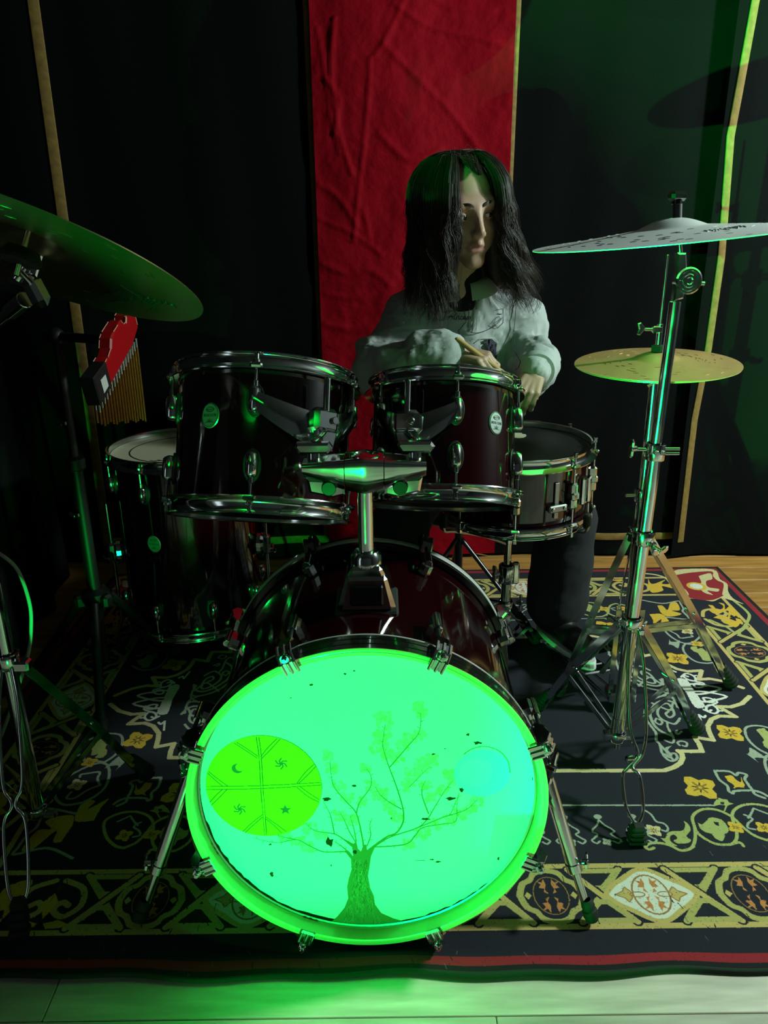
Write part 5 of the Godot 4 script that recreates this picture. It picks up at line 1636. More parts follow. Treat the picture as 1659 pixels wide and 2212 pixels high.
func hand(prims: Array, wrist: Vector3, dir: Vector3, palm: Vector3, side: Vector3, bends: Array, s: float, thumb_bend: float) -> void:
	dir = dir.normalized()
	palm = (palm - dir * palm.dot(dir)).normalized()
	side = (side - dir * side.dot(dir) - palm * side.dot(palm)).normalized()
	var offs := [0.026, 0.009, -0.009, -0.025]
	var reach := [0.082, 0.086, 0.082, 0.074]
	var lens := [[0.04, 0.024, 0.019], [0.044, 0.027, 0.02], [0.041, 0.025, 0.019], [0.032, 0.019, 0.017]]
	for i in 4:
		var kn: Vector3 = wrist + dir * reach[i] * s + side * offs[i] * s
		prims.append([wrist + side * offs[i] * 0.6 * s + dir * 0.01, kn, 0.0155 * s, 0.0115 * s])
		var sg := []
		for l in lens[i]:
			sg.append(l * s)
		finger(prims, kn, (dir + side * offs[i] * 2.0).normalized(), palm, sg, bends, (0.0092 if i < 3 else 0.0082) * s)
	prims.append([wrist - dir * 0.03, wrist + dir * 0.012, 0.024 * s, 0.023 * s])
	var t0 := wrist + dir * 0.022 * s + side * 0.024 * s + palm * 0.006
	var td := (dir * 0.72 + side * 0.6 + palm * 0.35).normalized()
	prims.append([wrist + dir * 0.015 + side * 0.01, t0, 0.015 * s, 0.013 * s])
	finger(prims, t0, td, (palm - side * 0.6).normalized(), [0.036 * s, 0.028 * s, 0.022 * s], [0.0, thumb_bend, thumb_bend], 0.0102 * s)

func hl(x: float, y: float, z: float) -> Vector3:
	return head_t * Vector3(x, y, z)

func head_prims() -> Array:
	var P := []
	var H := func(a: Array, b: Array, ra: float, rb: float, op := 1, sq := 1.0, ax := Vector3.ZERO) -> void:
		var q := [hl(a[0], a[1], a[2]), hl(b[0], b[1], b[2]), ra * HS, rb * HS, op]
		if sq != 1.0:
			q += [sq, (head_t.basis * ax).normalized()]
		P.append(q)
	H.call([0, 0.03, -0.018], [0, 0.032, -0.016], 0.094, 0.094, 1, 0.84, Vector3.RIGHT)
	H.call([0, 0.0, 0.022], [0, -0.05, 0.03], 0.066, 0.052, 1)
	H.call([0, -0.05, 0.030], [0, -0.088, 0.048], 0.050, 0.029)
	H.call([-0.036, -0.03, 0.047], [-0.03, -0.05, 0.047], 0.029, 0.026)
	H.call([0.036, -0.03, 0.047], [0.03, -0.05, 0.047], 0.029, 0.026)
	H.call([-0.03, 0.026, 0.062], [0.03, 0.026, 0.062], 0.024, 0.024)
	H.call([-0.006, -0.1, 0.061], [0.006, -0.1, 0.061], 0.0155, 0.0155)
	for s in [-1.0, 1.0]:
		H.call([s * 0.029, 0.004, 0.092], [s * 0.037, 0.003, 0.088], 0.0165, 0.0155, -1)
	H.call([0, 0.018, 0.080], [0, -0.028, 0.100], 0.0075, 0.0095)
	H.call([-0.010, -0.036, 0.090], [0.010, -0.036, 0.090], 0.0072, 0.0072)
	H.call([0, -0.048, 0.082], [0, -0.058, 0.084], 0.008, 0.008)
	H.call([-0.017, -0.0635, 0.0765], [0.0, -0.061, 0.0855], 0.0045, 0.0062)
	H.call([0.017, -0.0635, 0.0765], [0.0, -0.061, 0.0855], 0.0045, 0.0062)
	H.call([-0.013, -0.071, 0.0775], [0.013, -0.071, 0.0775], 0.0062, 0.0062)
	H.call([-0.021, -0.0665, 0.090], [0.021, -0.0665, 0.090], 0.0026, 0.0026, -1)
	for s in [-1.0, 1.0]:
		H.call([s * 0.078, 0.01, -0.012], [s * 0.079, -0.025, -0.006], 0.013, 0.009)
	H.call([0, -0.05, -0.02], [0, -0.17, -0.04], 0.047, 0.049)
	return P

func front_of(x: float, y: float) -> Vector3: # point on the front of the sweatshirt
	var z := -1.9
	var prev := z
	while z > -2.6:
		var p := Vector3(x, y, z)
		var d := field(hood_prims, HOOD_K, p) + hood_noise.get_noise_3dv(p) * HOOD_AMP
		if d < 0.001:
			return Vector3(x, y, z + 0.0042)
		z -= maxf(0.002, d * 0.5)
	return Vector3(x, y, -2.2)

func drape(a: Acc, poly: PackedVector2Array, cell := 0.004) -> void:
	var r := Rect2(poly[0], Vector2.ZERO)
	for p in poly:
		r = r.expand(p)
	var cache := {}
	var nx := int(r.size.x / cell) + 1
	var ny := int(r.size.y / cell) + 1
	for j in ny:
		for i in nx:
			var c := r.position + Vector2(i + 0.5, j + 0.5) * cell
			if not Geometry2D.is_point_in_polygon(c, poly):
				continue
			var q := []
			for o in [[0, 0], [1, 0], [1, 1], [0, 1]]:
				var key := Vector2i(i + o[0], j + o[1])
				if not cache.has(key):
					cache[key] = front_of(r.position.x + key.x * cell, r.position.y + key.y * cell)
				q.append(cache[key])
			var n: Vector3 = (q[1] - q[0]).cross(q[3] - q[0]).normalized()
			if n.z < 0:
				n = -n
			a.quad(q[0], q[1], q[2], q[3], n, n, n, n)

func drape_line(a: Acc, pts: Array, r := 0.001, lift := 0.0) -> void:
	var o := []
	for p in pts:
		o.append(front_of(p.x, p.y) + Vector3(0, 0, lift))
	tube(a, o, r, 5, true)

func person() -> void:
	head_t = Transform3D(Basis(Vector3.UP, deg_to_rad(19)) * Basis(Vector3.RIGHT, 0.10) * Basis(Vector3.BACK, 0.10), HC)
	head_t.basis = head_t.basis.scaled(Vector3.ONE * HS)
	var t := thing("person", "long-haired drummer in a grey zip sweatshirt, looking aside with a stick in hand", "person", Vector3(0.25, 0, -2.35))
	# skeleton
	var sR := Vector3(0.085, 0.965, -2.31)
	var eR := Vector3(-0.012, 0.825, -2.17)
	var wR := Vector3(0.185, 0.893, -2.055)
	var sL := Vector3(0.405, 0.945, -2.31)
	var eL := Vector3(0.432, 0.80, -2.28)
	var wL := Vector3(0.405, 0.848, -2.045)
	var hipR := Vector3(0.17, 0.49, -2.42)
	var hipL := Vector3(0.34, 0.49, -2.42)
	var kR := Vector3(0.05, 0.45, -2.0)
	var kL := Vector3(0.512, 0.42, -2.045)
	var aR := Vector3(0.02, 0.13, -1.80)
	var aL := Vector3(0.50, 0.15, -2.055)
	# body: one surface
	var a := Acc.new()
	var skin := Color(0.42, 0.27, 0.19)
	a.col = skin
	var core := [[Vector3(0.25, 0.54, -2.42), Vector3(0.245, 0.88, -2.34), 0.11, 0.11], [sR, sL, 0.05, 0.05], [sR, eR, 0.046, 0.04], [eR, wR, 0.038, 0.026], [sL, eL, 0.046, 0.04], [eL, wL, 0.038, 0.026], [Vector3(0.24, 0.92, -2.33), hl(0, -0.13, -0.03), 0.07, 0.048], [hipR, hipL, 0.1, 0.1], [hipR, kR, 0.075, 0.055], [kR, aR, 0.05, 0.04], [hipL, kL, 0.075, 0.055], [kL, aL, 0.05, 0.03], [aL, Vector3(0.54, 0.1, -1.92), 0.026, 0.018], [aR, Vector3(0.0, 0.085, -1.68), 0.026, 0.018]]
	nets(a, core, 0.014, 0.03)
	var lipmid := Vector3(0, -0.0655, 0.082)
	var inv := head_t.affine_inverse()
	nets(a, head_prims(), 0.004, 0.012, null, 0.0, func(p: Vector3) -> Color:
		var q := inv * p
		var l := Vector2((q.x) / 0.019, (q.y + 0.0665) / 0.009).length()
		if l < 1.0 and q.z > 0.07:
			return Color(0.34, 0.16, 0.13)
		return skin)
	var hR := []
	hand(hR, wR + Vector3(0.012, 0.0, 0.004), Vector3(0.86, -0.12, 0.45), Vector3(0.1, -0.95, -0.25), Vector3(-0.3, 0, -1), [0.75, 1.25, 0.9], 0.93, 0.45)
	a.col = skin
	nets(a, hR, 0.0034, 0.005)
	var hL := []
	hand(hL, wL + Vector3(-0.004, -0.008, 0.012), Vector3(-0.38, -0.45, 0.75), Vector3(-0.1, -0.85, -0.6), Vector3(-1, 0.1, -0.4), [0.55, 1.1, 0.9], 0.95, 0.4)
	a.col = skin
	nets(a, hL, 0.0034, 0.005)
	objw("body", a, M.skin, t)
	# eyes and brows
	for s in [-1.0, 1.0]:
		var ec := hl(s * 0.0325, 0.0045, 0.0675)
		a = Acc.new()
		ball(a, at(ec), 0.0118 * HS, 18, 14)
		var ey := objw("eye", a, M.eye_white, t)
		a = Acc.new()
		var gaze := (head_t.basis * Vector3(0.30, -0.20, 1)).normalized()
		lathe(a, at(ec + gaze * 0.0110, up_to(gaze)), [Vector2(0.0060, 0.0), Vector2(0.0045, 0.0014), Vector2(0, 0.0021)], 18)
		objw("iris", a, M.iris, ey)
		# lids: shells over the upper third and the lower edge of the eyeball
		a = Acc.new()
		a.col = Color(0.38, 0.24, 0.17)
		var hb := head_t.basis.orthonormalized()
		for ld in [[0.30, 1.35], [-0.52, -1.2]]:
			var g := []
			for j in 7:
				var row := []
				for q in 15:
					var az := lerpf(-1.25, 1.25, q / 14.0)
					var edge: float = ld[0] * cos(az * 0.95) - 0.05
					var el := lerpf(edge, ld[1], j / 6.0)
					var rr := 0.0129 * HS
					row.append(ec + hb * Vector3(sin(az) * cos(el), sin(el), cos(az) * cos(el)) * rr)
				g.append(row)
			sheet(a, g, false, ld[1] < 0)
		objw("eyelid", a, M.skin, t)
		a = Acc.new()
		var ls := []
		for q in 15:
			var az := lerpf(-1.2, 1.2, q / 14.0)
			var el := 0.30 * cos(az * 0.95) - 0.06
			ls.append(ec + hb * Vector3(sin(az) * cos(el), sin(el), cos(az) * cos(el)) * 0.0131 * HS)
		tube(a, ls, 0.0009, 5)
		objw("eyelash", a, M.hair, t)
		a = Acc.new()
		for q in 3:
			tube(a, smooth_path([hl(s * 0.012, 0.0225 + 0.002 * q, 0.090), hl(s * 0.024, 0.0285 + 0.0022 * q, 0.0885), hl(s * 0.040, 0.0285 + 0.0018 * q, 0.080), hl(s * 0.053, 0.0215 + 0.001 * q, 0.066)], 4), [0.0006, 0.001, 0.0013, 0.0014, 0.0014, 0.0014, 0.0014, 0.0013, 0.0012, 0.001, 0.0008, 0.0006, 0.0004], 6)
		objw("eyebrow", a, M.hair, t)
	# sweatshirt
	hood_noise = FastNoiseLite.new()
	hood_noise.seed = 11
	hood_noise.frequency = 6.5
	hood_noise.fractal_type = FastNoiseLite.FRACTAL_RIDGED
	hood_noise.fractal_octaves = 2
	hood_noise.domain_warp_enabled = true
	hood_noise.domain_warp_amplitude = 0.05
	hood_noise.domain_warp_frequency = 6.0
	hood_prims = [[Vector3(0.255, 0.56, -2.43), Vector3(0.25, 0.88, -2.335), 0.175, 0.165, 1, 0.78, Vector3(0, 0, 1)], [sR, sL, 0.072, 0.072], [Vector3(0.24, 0.95, -2.32), Vector3(0.224, 1.045, -2.222), 0.11, 0.066],
		[sR, eR, 0.074, 0.070], [eR, wR + Vector3(-0.04, 0, 0), 0.068, 0.052], [wR + Vector3(-0.05, -0.002, -0.01), wR, 0.050, 0.043],
		[sL, eL, 0.074, 0.068], [eL, wL + Vector3(0.012, -0.002, -0.05), 0.064, 0.055], [wL + Vector3(0.012, 0, -0.05), wL + Vector3(0.002, -0.002, 0), 0.052, 0.045],
		# bunched folds on the sleeves
		[Vector3(-0.055, 0.895, -2.20), Vector3(0.01, 0.885, -2.085), 0.016, 0.022], [Vector3(0.0, 0.80, -2.10), Vector3(0.075, 0.885, -2.035), 0.022, 0.020], [Vector3(0.105, 0.925, -2.09), Vector3(0.12, 0.845, -2.045), 0.022, 0.022], [Vector3(0.44, 0.89, -2.20), Vector3(0.458, 0.862, -2.13), 0.03, 0.022], [Vector3(0.38, 0.84, -2.15), Vector3(0.44, 0.83, -2.12), 0.02, 0.025]]
	a = Acc.new()
	nets(a, hood_prims, 0.0085, HOOD_K, hood_noise, HOOD_AMP)
	var hd := objw("sweatshirt", a, M.sweat, t, "grey marl sweatshirt with half zip and dark lettering")
	for c in [[wR, wR - Vector3(0.05, 0, 0.02), 0.046], [wL + Vector3(0.002, -0.002, 0.004), wL + Vector3(0.012, 0, -0.05), 0.048]]:
		a = Acc.new()
		var ax: Vector3 = (c[1] - c[0]).normalized()
		lathe(a, at(c[0] - ax * 0.006, up_to(ax)), [Vector2(c[2] - 0.018, 0.012), Vector2(c[2] - 0.012, 0.0), Vector2(c[2] - 0.002, 0.001), Vector2(c[2] + 0.003, 0.012), Vector2(c[2] + 0.004, 0.034), Vector2(c[2] + 0.001, 0.046), Vector2(c[2] - 0.01, 0.048)], 28)
		objw("cuff", a, M.sweat, hd)
	# collar flaps, zip, seams and print
	for s in [-1.0, 1.0]:
		a = Acc.new()
		var g := []
		for j in 9:
			var row := []
			for i in 13:
				var f := i / 12.0
				var v := j / 8.0
				var w: float = lerpf(0.16, 2.5, f) * s
				var rr := lerpf(0.066, 0.104 - 0.022 * f, v)
				var x := 0.224 + sin(w) * rr * 1.05
				var z := -2.222 + cos(w) * rr * 0.8
				var y := 1.090 - 0.022 * cos(w) - v * (0.03 + 0.018 * (1 - f)) + 0.012 * sin(v * PI)
				row.append(Vector3(x, y, z + 0.006 + 0.012 * v))
			g.append(row)
		sheet(a, g, false, s > 0)
		objw("collar_flap", a, M.sweat, hd)
	a = Acc.new()
	nets(a, [[Vector3(0.226, 1.03, -2.215), Vector3(0.222, 1.078, -2.198), 0.052, 0.052]], 0.008, 0.01)
	objw("undershirt", a, M.felt, t, "black shirt showing at the open collar")
	var X := func(px: float) -> float:
		return 0.235 + (px - 1010) * 0.001225
	var Y := func(py: float) -> float:
		return 1.088 - (py - 590) * 0.00123
	var L := func(l: Array) -> Array:
		var o := []
		for i in range(0, l.size(), 2):
			o.append(Vector2(X.call(l[i]), Y.call(l[i + 1])))
		return o
	a = Acc.new()
	drape_line(a, smooth_path(L.call([1028, 638, 1027, 660, 1025, 690, 1023, 712]), 5), 0.0022)
	for k in 3:
		drape_line(a, smooth_path(L.call([1016 + k * 9, 655, 1015 + k * 9, 690, 1014 + k * 9, 715]), 4), 0.0006)
	var zp := objw("zip", a, M.steel, hd)
	a = Acc.new()
	var zpos := front_of(X.call(1030.0), Y.call(648.0))
	box(a, at(zpos + Vector3(0, 0, 0.004)), Vector3(0.009, 0.012, 0.006), 0.002)
	box(a, at(zpos + Vector3(0, -0.014, 0.004)), Vector3(0.006, 0.018, 0.003), 0.001)
	objw("zip_puller", a, M.steel, zp)
	a = Acc.new()
	drape_line(a, smooth_path(L.call([1014, 650, 1013, 690, 1016, 714, 1035, 720, 1062, 714, 1080, 704]), 5), 0.0009)
	drape_line(a, smooth_path(L.call([985, 625, 995, 650, 1008, 690, 1004, 700, 985, 722]), 5), 0.0011)
	drape_line(a, smooth_path(L.call([1128, 660, 1122, 720, 1110, 790]), 5), 0.0009)
	objw("seam", a, M.seam, hd)
	a = Acc.new()
	for l in [[962, 690, 948, 692, 941, 684, 947, 675, 958, 674, 968, 676, 972, 671, 966, 672, 960, 688], [960, 674, 978, 670, 986, 675, 980, 682, 966, 684], [968, 690, 972, 683, 977, 682, 978, 688], [982, 683, 981, 689, 984, 688], [986, 690, 988, 682, 991, 682, 992, 689, 995, 687], [1001, 683, 997, 682, 995, 687, 999, 689, 1003, 686], [1003, 686, 1007, 684, 1005, 681, 1002, 686, 1005, 689, 1010, 686], [1010, 686, 1012, 682, 1013, 687, 1009, 689], [1014, 687, 1017, 682, 1018, 687, 1014, 690]]:
		drape_line(a, smooth_path(L.call(l), 3), 0.0009)
	objw("script_lettering", a, M.navy, hd, "looping script word embroidered on the chest")
	a = Acc.new()
	for l in [[1078, 672, 1098, 670, 1098, 700, 1084, 712, 1074, 700, 1078, 690, 1086, 686, 1092, 694, 1082, 702], [1080, 698, 1096, 690], [1082, 680, 1094, 682]]:
		drape_line(a, L.call(l), 0.0008)
	objw("crest", a, M.seam, hd)
	a = Acc.new()
	drape(a, PackedVector2Array(L.call([1050, 736, 1074, 738, 1084, 748, 1084, 778, 1076, 790, 1084, 806, 1062, 806, 1058, 796, 1040, 806, 1040, 790, 1052, 776, 1060, 760])), 0.0045)
	drape(a, PackedVector2Array(L.call([948, 790, 968, 788, 970, 812, 948, 812])), 0.0045)
	objw("varsity_letter", a, M.navy, hd, "dark blue block letters outlined in white")
	a = Acc.new()
	drape_line(a, L.call([1036, 740, 1046, 732, 1076, 734, 1088, 746, 1088, 780, 1080, 790, 1090, 806]), 0.0011, 0.001)
	objw("letter_outline", a, M.silver_print, hd)
	a = Acc.new()
	drape_line(a, L.call([1054, 780, 1066, 770]), 0.0012, 0.002)
	objw("letter_outline", a, M.silver_print, hd)
	a = Acc.new()
	drape_line(a, L.call([972, 812, 972, 796, 1006, 796, 1012, 786]), 0.0011, 0.001)
	objw("letter_outline", a, M.silver_print, hd)
	# trousers and shoes
	var tn := FastNoiseLite.new()
	tn.seed = 4
	tn.frequency = 7.0
	a = Acc.new()
	nets(a, [[hipR + Vector3(0, 0.04, 0), hipL + Vector3(0, 0.04, 0), 0.125, 0.125, 1, 0.9, Vector3(0, 0, 1)], [hipR, kR, 0.1, 0.076], [kR, aR + Vector3(0, 0.02, 0), 0.076, 0.085], [hipL, kL, 0.1, 0.08], [kL, aL + Vector3(0.004, 0.03, 0.005), 0.08, 0.080], [kL + Vector3(0, -0.1, 0), aL + Vector3(0.0, 0.01, 0.01), 0.075, 0.080]], 0.012, 0.03, tn, 0.009)
	objw("trousers", a, M.trousers, t, "wide black trousers")
	for f in [[Vector3(0.487, 0.098, -2.085), Vector3(0.553, 0.108, -1.885)], [Vector3(0.02, 0.09, -1.83), Vector3(-0.005, 0.09, -1.62)]]:
		a = Acc.new()
		nets(a, [[f[0], f[1], 0.042, 0.037, 1, 0.8, Vector3.UP], [f[0] + Vector3(0, 0.05, 0), f[0].lerp(f[1], 0.4) + Vector3(0, 0.03, 0), 0.04, 0.034]], 0.008, 0.02)
		var sh := objw("shoe", a, M.black, t)
		a = Acc.new()
		var d: Vector3 = (f[1] - f[0])
		var b := Basis(d.normalized().cross(Vector3.UP).normalized(), Vector3.UP, Vector3.ZERO)
		b = face(d.normalized())
		var pl := PackedVector2Array()
		for i in 28:
			var q := TAU * i / 28
			pl.append(Vector2(cos(q) * (0.043 - 0.004 * sin(q)), sin(q) * (d.length() / 2 + 0.042)))
		prism(a, Transform3D(Basis(b.x, b.z, -b.y), (f[0] + f[1]) / 2 - b.y * 0.034), pl, 0.016, 0.004)
		objw("sole", a, M.sole, sh, "pale rubber sole")
	hair(t)
	# stick
	var s := thing("drumstick", "pale wooden drumstick held low over the snare", "drumstick", Vector3(0.229, 0.907, -2.01))
	a = Acc.new()
	var p0 := Vector3(0.192, 0.935, -2.024)
	var p1 := Vector3(0.402, 0.782, -1.985)
	tube(a, [p0, p0.lerp(p1, 0.02), p0.lerp(p1, 0.75), p0.lerp(p1, 0.93), p0.lerp(p1, 0.95), p0.lerp(p1, 0.97), p0.lerp(p1, 1.0)], [0.0055, 0.0072, 0.007, 0.004, 0.0045, 0.0055, 0.003], 14)
	objw("shaft", a, M.wood_stick, s)

func hair(t: Node3D) -> void:
	rng.seed = 99
	var a := Acc.new()
	# dense inner mass
	var P := []
	var H := func(p: Array, q: Array, ra: float, rb: float, op := 1) -> void:
		P.append([hl(p[0], p[1], p[2]), hl(q[0], q[1], q[2]), ra, rb, op])
	H.call([0, 0.034, -0.022], [0, 0.03, -0.03], 0.101, 0.101)
	H.call([0, 0.0, -0.055], [0, -0.20, -0.125], 0.088, 0.068)
	for s in [-1.0, 1.0]:
		H.call([s * 0.070, 0.05, 0.01], [s * 0.086, -0.06, 0.005], 0.038, 0.034)
		H.call([s * 0.086, -0.06, 0.005], [s * 0.090, -0.16, -0.01], 0.034, 0.028)
	H.call([0.004, -0.045, 0.125], [0.004, 0.034, 0.122], 0.072, 0.060, -1)
	H.call([0.0, -0.16, 0.09], [0.0, -0.08, 0.10], 0.06, 0.055, -1)
	nets(a, P, 0.007, 0.012)
	var hr := objw("hair", a, M.hair, t, "long dark brown wavy hair parted in the middle")
	# strands from the parting, in layers from the scalp out
	a = Acc.new()
	var C := Vector3(0, 0.034, -0.018)
	for i in 330: # locks; each lock is a bundle of hairs sharing one wave
		var s := -1.0 if i % 2 == 0 else 1.0
		var v := pow(rng.randf(), 1.6)
		var zroot := lerpf(0.082, -0.085, v)
		var root := Vector3(0.006 + s * rng.randf() * 0.004, 0.034 + 0.106 * sqrt(maxf(0.02, 1.0 - pow((zroot + 0.018) / 0.118, 2))), zroot)
		var az := lerpf(1.07, -1.5, clampf(v * 0.9 + rng.randf_range(-0.05, 0.12), 0, 1))
		var sx := cos(az)
		var sz := sin(az)
		var out := rng.randf_range(0.0, 0.020)
		var pts := [root]
		var e := func(el: float, k: float) -> Vector3:
			return C + Vector3(s * sx * (0.092 + k) * cos(el), (0.105 + k) * sin(el), sz * (0.104 + k) * cos(el))
		pts.append(e.call(1.12, 0.004 + out * 0.3))
		pts.append(e.call(0.75, 0.008 + out * 0.7))
		pts.append(e.call(0.35, 0.009 + out))
		pts.append(e.call(0.0, 0.010 + out))
		var low: Vector3 = pts[4]
		var front := clampf(sz + 0.35, 0, 1)
		var ph := rng.randf() * TAU
		var wave := rng.randf_range(0.7, 1.9) * (1.25 if s > 0 else 0.9)
		var leng := rng.randf_range(0.19, 0.29)
		var curl := s > 0 and i % 37 < 2
		var n := 9
		for k in range(1, n + 1):
			var f := float(k) / n
			var wob := wave * (0.011 * sqrt(f) * sin(f * 9.0 + ph) + 0.003 * sin(f * 21.0 + ph * 2.0))
			var fl := 1.0 + (0.36 if s > 0 else 0.24) * f * f
			if sz > 0.5:
				fl += 0.35 * f # front locks swing clear of the cheek
			pts.append(Vector3(low.x * fl + wob, low.y - leng * f, low.z * (1 - 0.22 * f) + 0.03 * f * front + wave * 0.009 * cos(f * 8.0 + ph) * f))
		if curl:
			for k in 4:
				var w0 := 0.5 + k * 0.9
				pts[pts.size() - 4 + k] = low + Vector3(0.055 + 0.03 * sin(w0), -leng * 0.78 - 0.03 * (1 - cos(w0)), 0.0)
		for h in 20:
			var o := Vector3(rng.randfn(), rng.randfn() * 0.4, rng.randfn()) * 0.0042
			var o2 := Vector3(rng.randfn(), rng.randfn(), rng.randfn()) * 0.0035
			var cut := rng.randf_range(0.86, 1.0)
			var w := []
			var sp := smooth_path(pts, 2)
			var m := int(sp.size() * cut)
			var rad := []
			var r0 := rng.randf_range(0.0004, 0.0009)
			for k in m:
				var f := float(k) / (m - 1)
				var q: Vector3 = sp[k] + o * (0.35 + 0.65 * sin(f * 2.6)) + o2 * f * f
				w.append(hl(q.x, q.y, q.z))
				rad.append(r0 * (1.0 - 0.7 * f * f))
			tube(a, w, rad, 3, false)
	# fly-away hairs
	for i in 420:
		var az := rng.randf_range(-PI, PI)
		var el := rng.randf_range(-0.6, 1.35)
		var d := Vector3(cos(az) * cos(el), sin(el), sin(az) * cos(el))
		if d.z > 0.45 and d.y < 0.6:
			continue
		var p := C + Vector3(d.x * 0.108, d.y * 0.114, d.z * 0.118)
		var q := p + d * rng.randf_range(0.002, 0.012) + Vector3(0, -0.018, 0) + Vector3(rng.randf_range(-1, 1), rng.randf_range(-1, 1), 0) * 0.014
		var m := (p + q) / 2 + d * rng.randf_range(0.002, 0.009)
		tube(a, smooth_path([hl(p.x, p.y, p.z), hl(m.x, m.y, m.z), hl(q.x, q.y, q.z)], 3), 0.00035, 3, false)
	objw("strand", a, M.hair, hr).set_meta("kind", "stuff")

func throne() -> void:
	var c := Vector3(0.255, 0, -2.46)
	var t := thing("drum_throne", "round black drum stool under the drummer", "stool", c)
	var a := Acc.new()
	lathe(a, at(Vector3(0, 0.30, 0)), [Vector2(0, 0), Vector2(0.15, 0), Vector2(0.165, 0.012), Vector2(0.168, 0.04), Vector2(0.155, 0.062), Vector2(0.1, 0.072), Vector2(0, 0.074)], 32)
	obj("seat", a, M.black, t)
	a = Acc.new()
	cyl(a, Vector3(0, 0.08, 0), Vector3(0, 0.3, 0), 0.014, 16)
	obj("post", a, M.dark_steel, t)
	for k in 3:
		var w := k * TAU / 3 + 0.5
		var d := Vector3(cos(w), 0, sin(w))
		a = Acc.new()
		tube(a, [Vector3(0, 0.22, 0), d * 0.19 + Vector3(0, 0.014, 0)], 0.008, 10)
		ball(a, at(d * 0.19 + Vector3(0, 0.013, 0)), 0.013, 10, 6)
		obj("leg", a, M.dark_steel, t)
# ---------------------------------------------------------------- mesh accumulator
class Acc:
	var v := PackedVector3Array()
	var n := PackedVector3Array()
	var u := PackedVector2Array()
	var c := PackedColorArray()
	var col := Color(1, 1, 1)
	func tri(a, b, d, na, nb, nd, ua = Vector2.ZERO, ub = Vector2.ZERO, ud = Vector2.ZERO) -> void:
		var g: Vector3 = (b - a).cross(d - a)
		if g.dot(na + nb + nd) > 0.0:
			v.append(a); v.append(d); v.append(b)
			n.append(na); n.append(nd); n.append(nb)
			u.append(ua); u.append(ud); u.append(ub)
		else:
			v.append(a); v.append(b); v.append(d)
			n.append(na); n.append(nb); n.append(nd)
			u.append(ua); u.append(ub); u.append(ud)
		c.append(col); c.append(col); c.append(col)
	func quad(a, b, d, e, na, nb, nd, ne) -> void:
		tri(a, b, d, na, nb, nd)
		tri(a, d, e, na, nd, ne)
	func flat(a, b, d, nn) -> void:
		tri(a, b, d, nn, nn, nn)
	func mesh() -> ArrayMesh:
		var arr := []
		arr.resize(Mesh.ARRAY_MAX)
		arr[Mesh.ARRAY_VERTEX] = v
		arr[Mesh.ARRAY_NORMAL] = n
		arr[Mesh.ARRAY_TEX_UV] = u
		arr[Mesh.ARRAY_COLOR] = c
		var m := ArrayMesh.new()
		m.add_surface_from_arrays(Mesh.PRIMITIVE_TRIANGLES, arr)
		return m

var M := {}
var taken := {}
var rng := RandomNumberGenerator.new()
const I := Transform3D.IDENTITY

func numbered(called: String) -> String:
	if not taken.has(called):
		taken[called] = 0
		return called
	taken[called] += 1
	return "%s_%03d" % [called, taken[called]]

func thing(called: String, label: String, category: String, at := Vector3.ZERO, group := "") -> Node3D:
	var o := Node3D.new()
	o.name = numbered(called)
	add_child(o)
	o.position = at
	tag(o, label, category, group)
	return o

func tag(o, label: String, category: String, group := "") -> void:
	o.set_meta("label", label)
	o.set_meta("category", category)
	if group != "":
		o.set_meta("group", group)

func struct(called: String, label: String) -> Node3D:
	var o := Node3D.new()
	o.name = numbered(called)
	add_child(o)
	o.set_meta("kind", "structure")
	o.set_meta("label", label)
	return o

func obj(called: String, a, m, parent: Node, label := "") -> MeshInstance3D:
	var o := MeshInstance3D.new()
	o.mesh = a.mesh() if a is Acc else a
	o.material_override = m
	o.name = called
	o.cast_shadow = GeometryInstance3D.SHADOW_CASTING_SETTING_ON
	parent.add_child(o, true)
	if label != "":
		o.set_meta("label", label)
	return o

func copy_mesh(called: String, src: MeshInstance3D, parent: Node, t: Transform3D) -> MeshInstance3D:
	var o := MeshInstance3D.new()
	o.mesh = src.mesh
	o.material_override = src.material_override
	o.name = called
	parent.add_child(o, true)
	o.transform = t
	return o

# rotation that takes +Y to d
func up_to(d: Vector3) -> Basis:
	d = d.normalized()
	var x := Vector3.FORWARD.cross(d)
	if x.length() < 0.05:
		x = Vector3.RIGHT
	x = (x - d * x.dot(d)).normalized()
	return Basis(x, d, x.cross(d))

func at(p: Vector3, b := Basis.IDENTITY) -> Transform3D:
	return Transform3D(b, p)

# basis with z towards d and y near up
func face(d: Vector3, up := Vector3.UP) -> Basis:
	var z := d.normalized()
	var x := up.cross(z)
	if x.length() < 0.01:
		x = Vector3.RIGHT
	x = x.normalized()
	return Basis(x, z.cross(x), z)

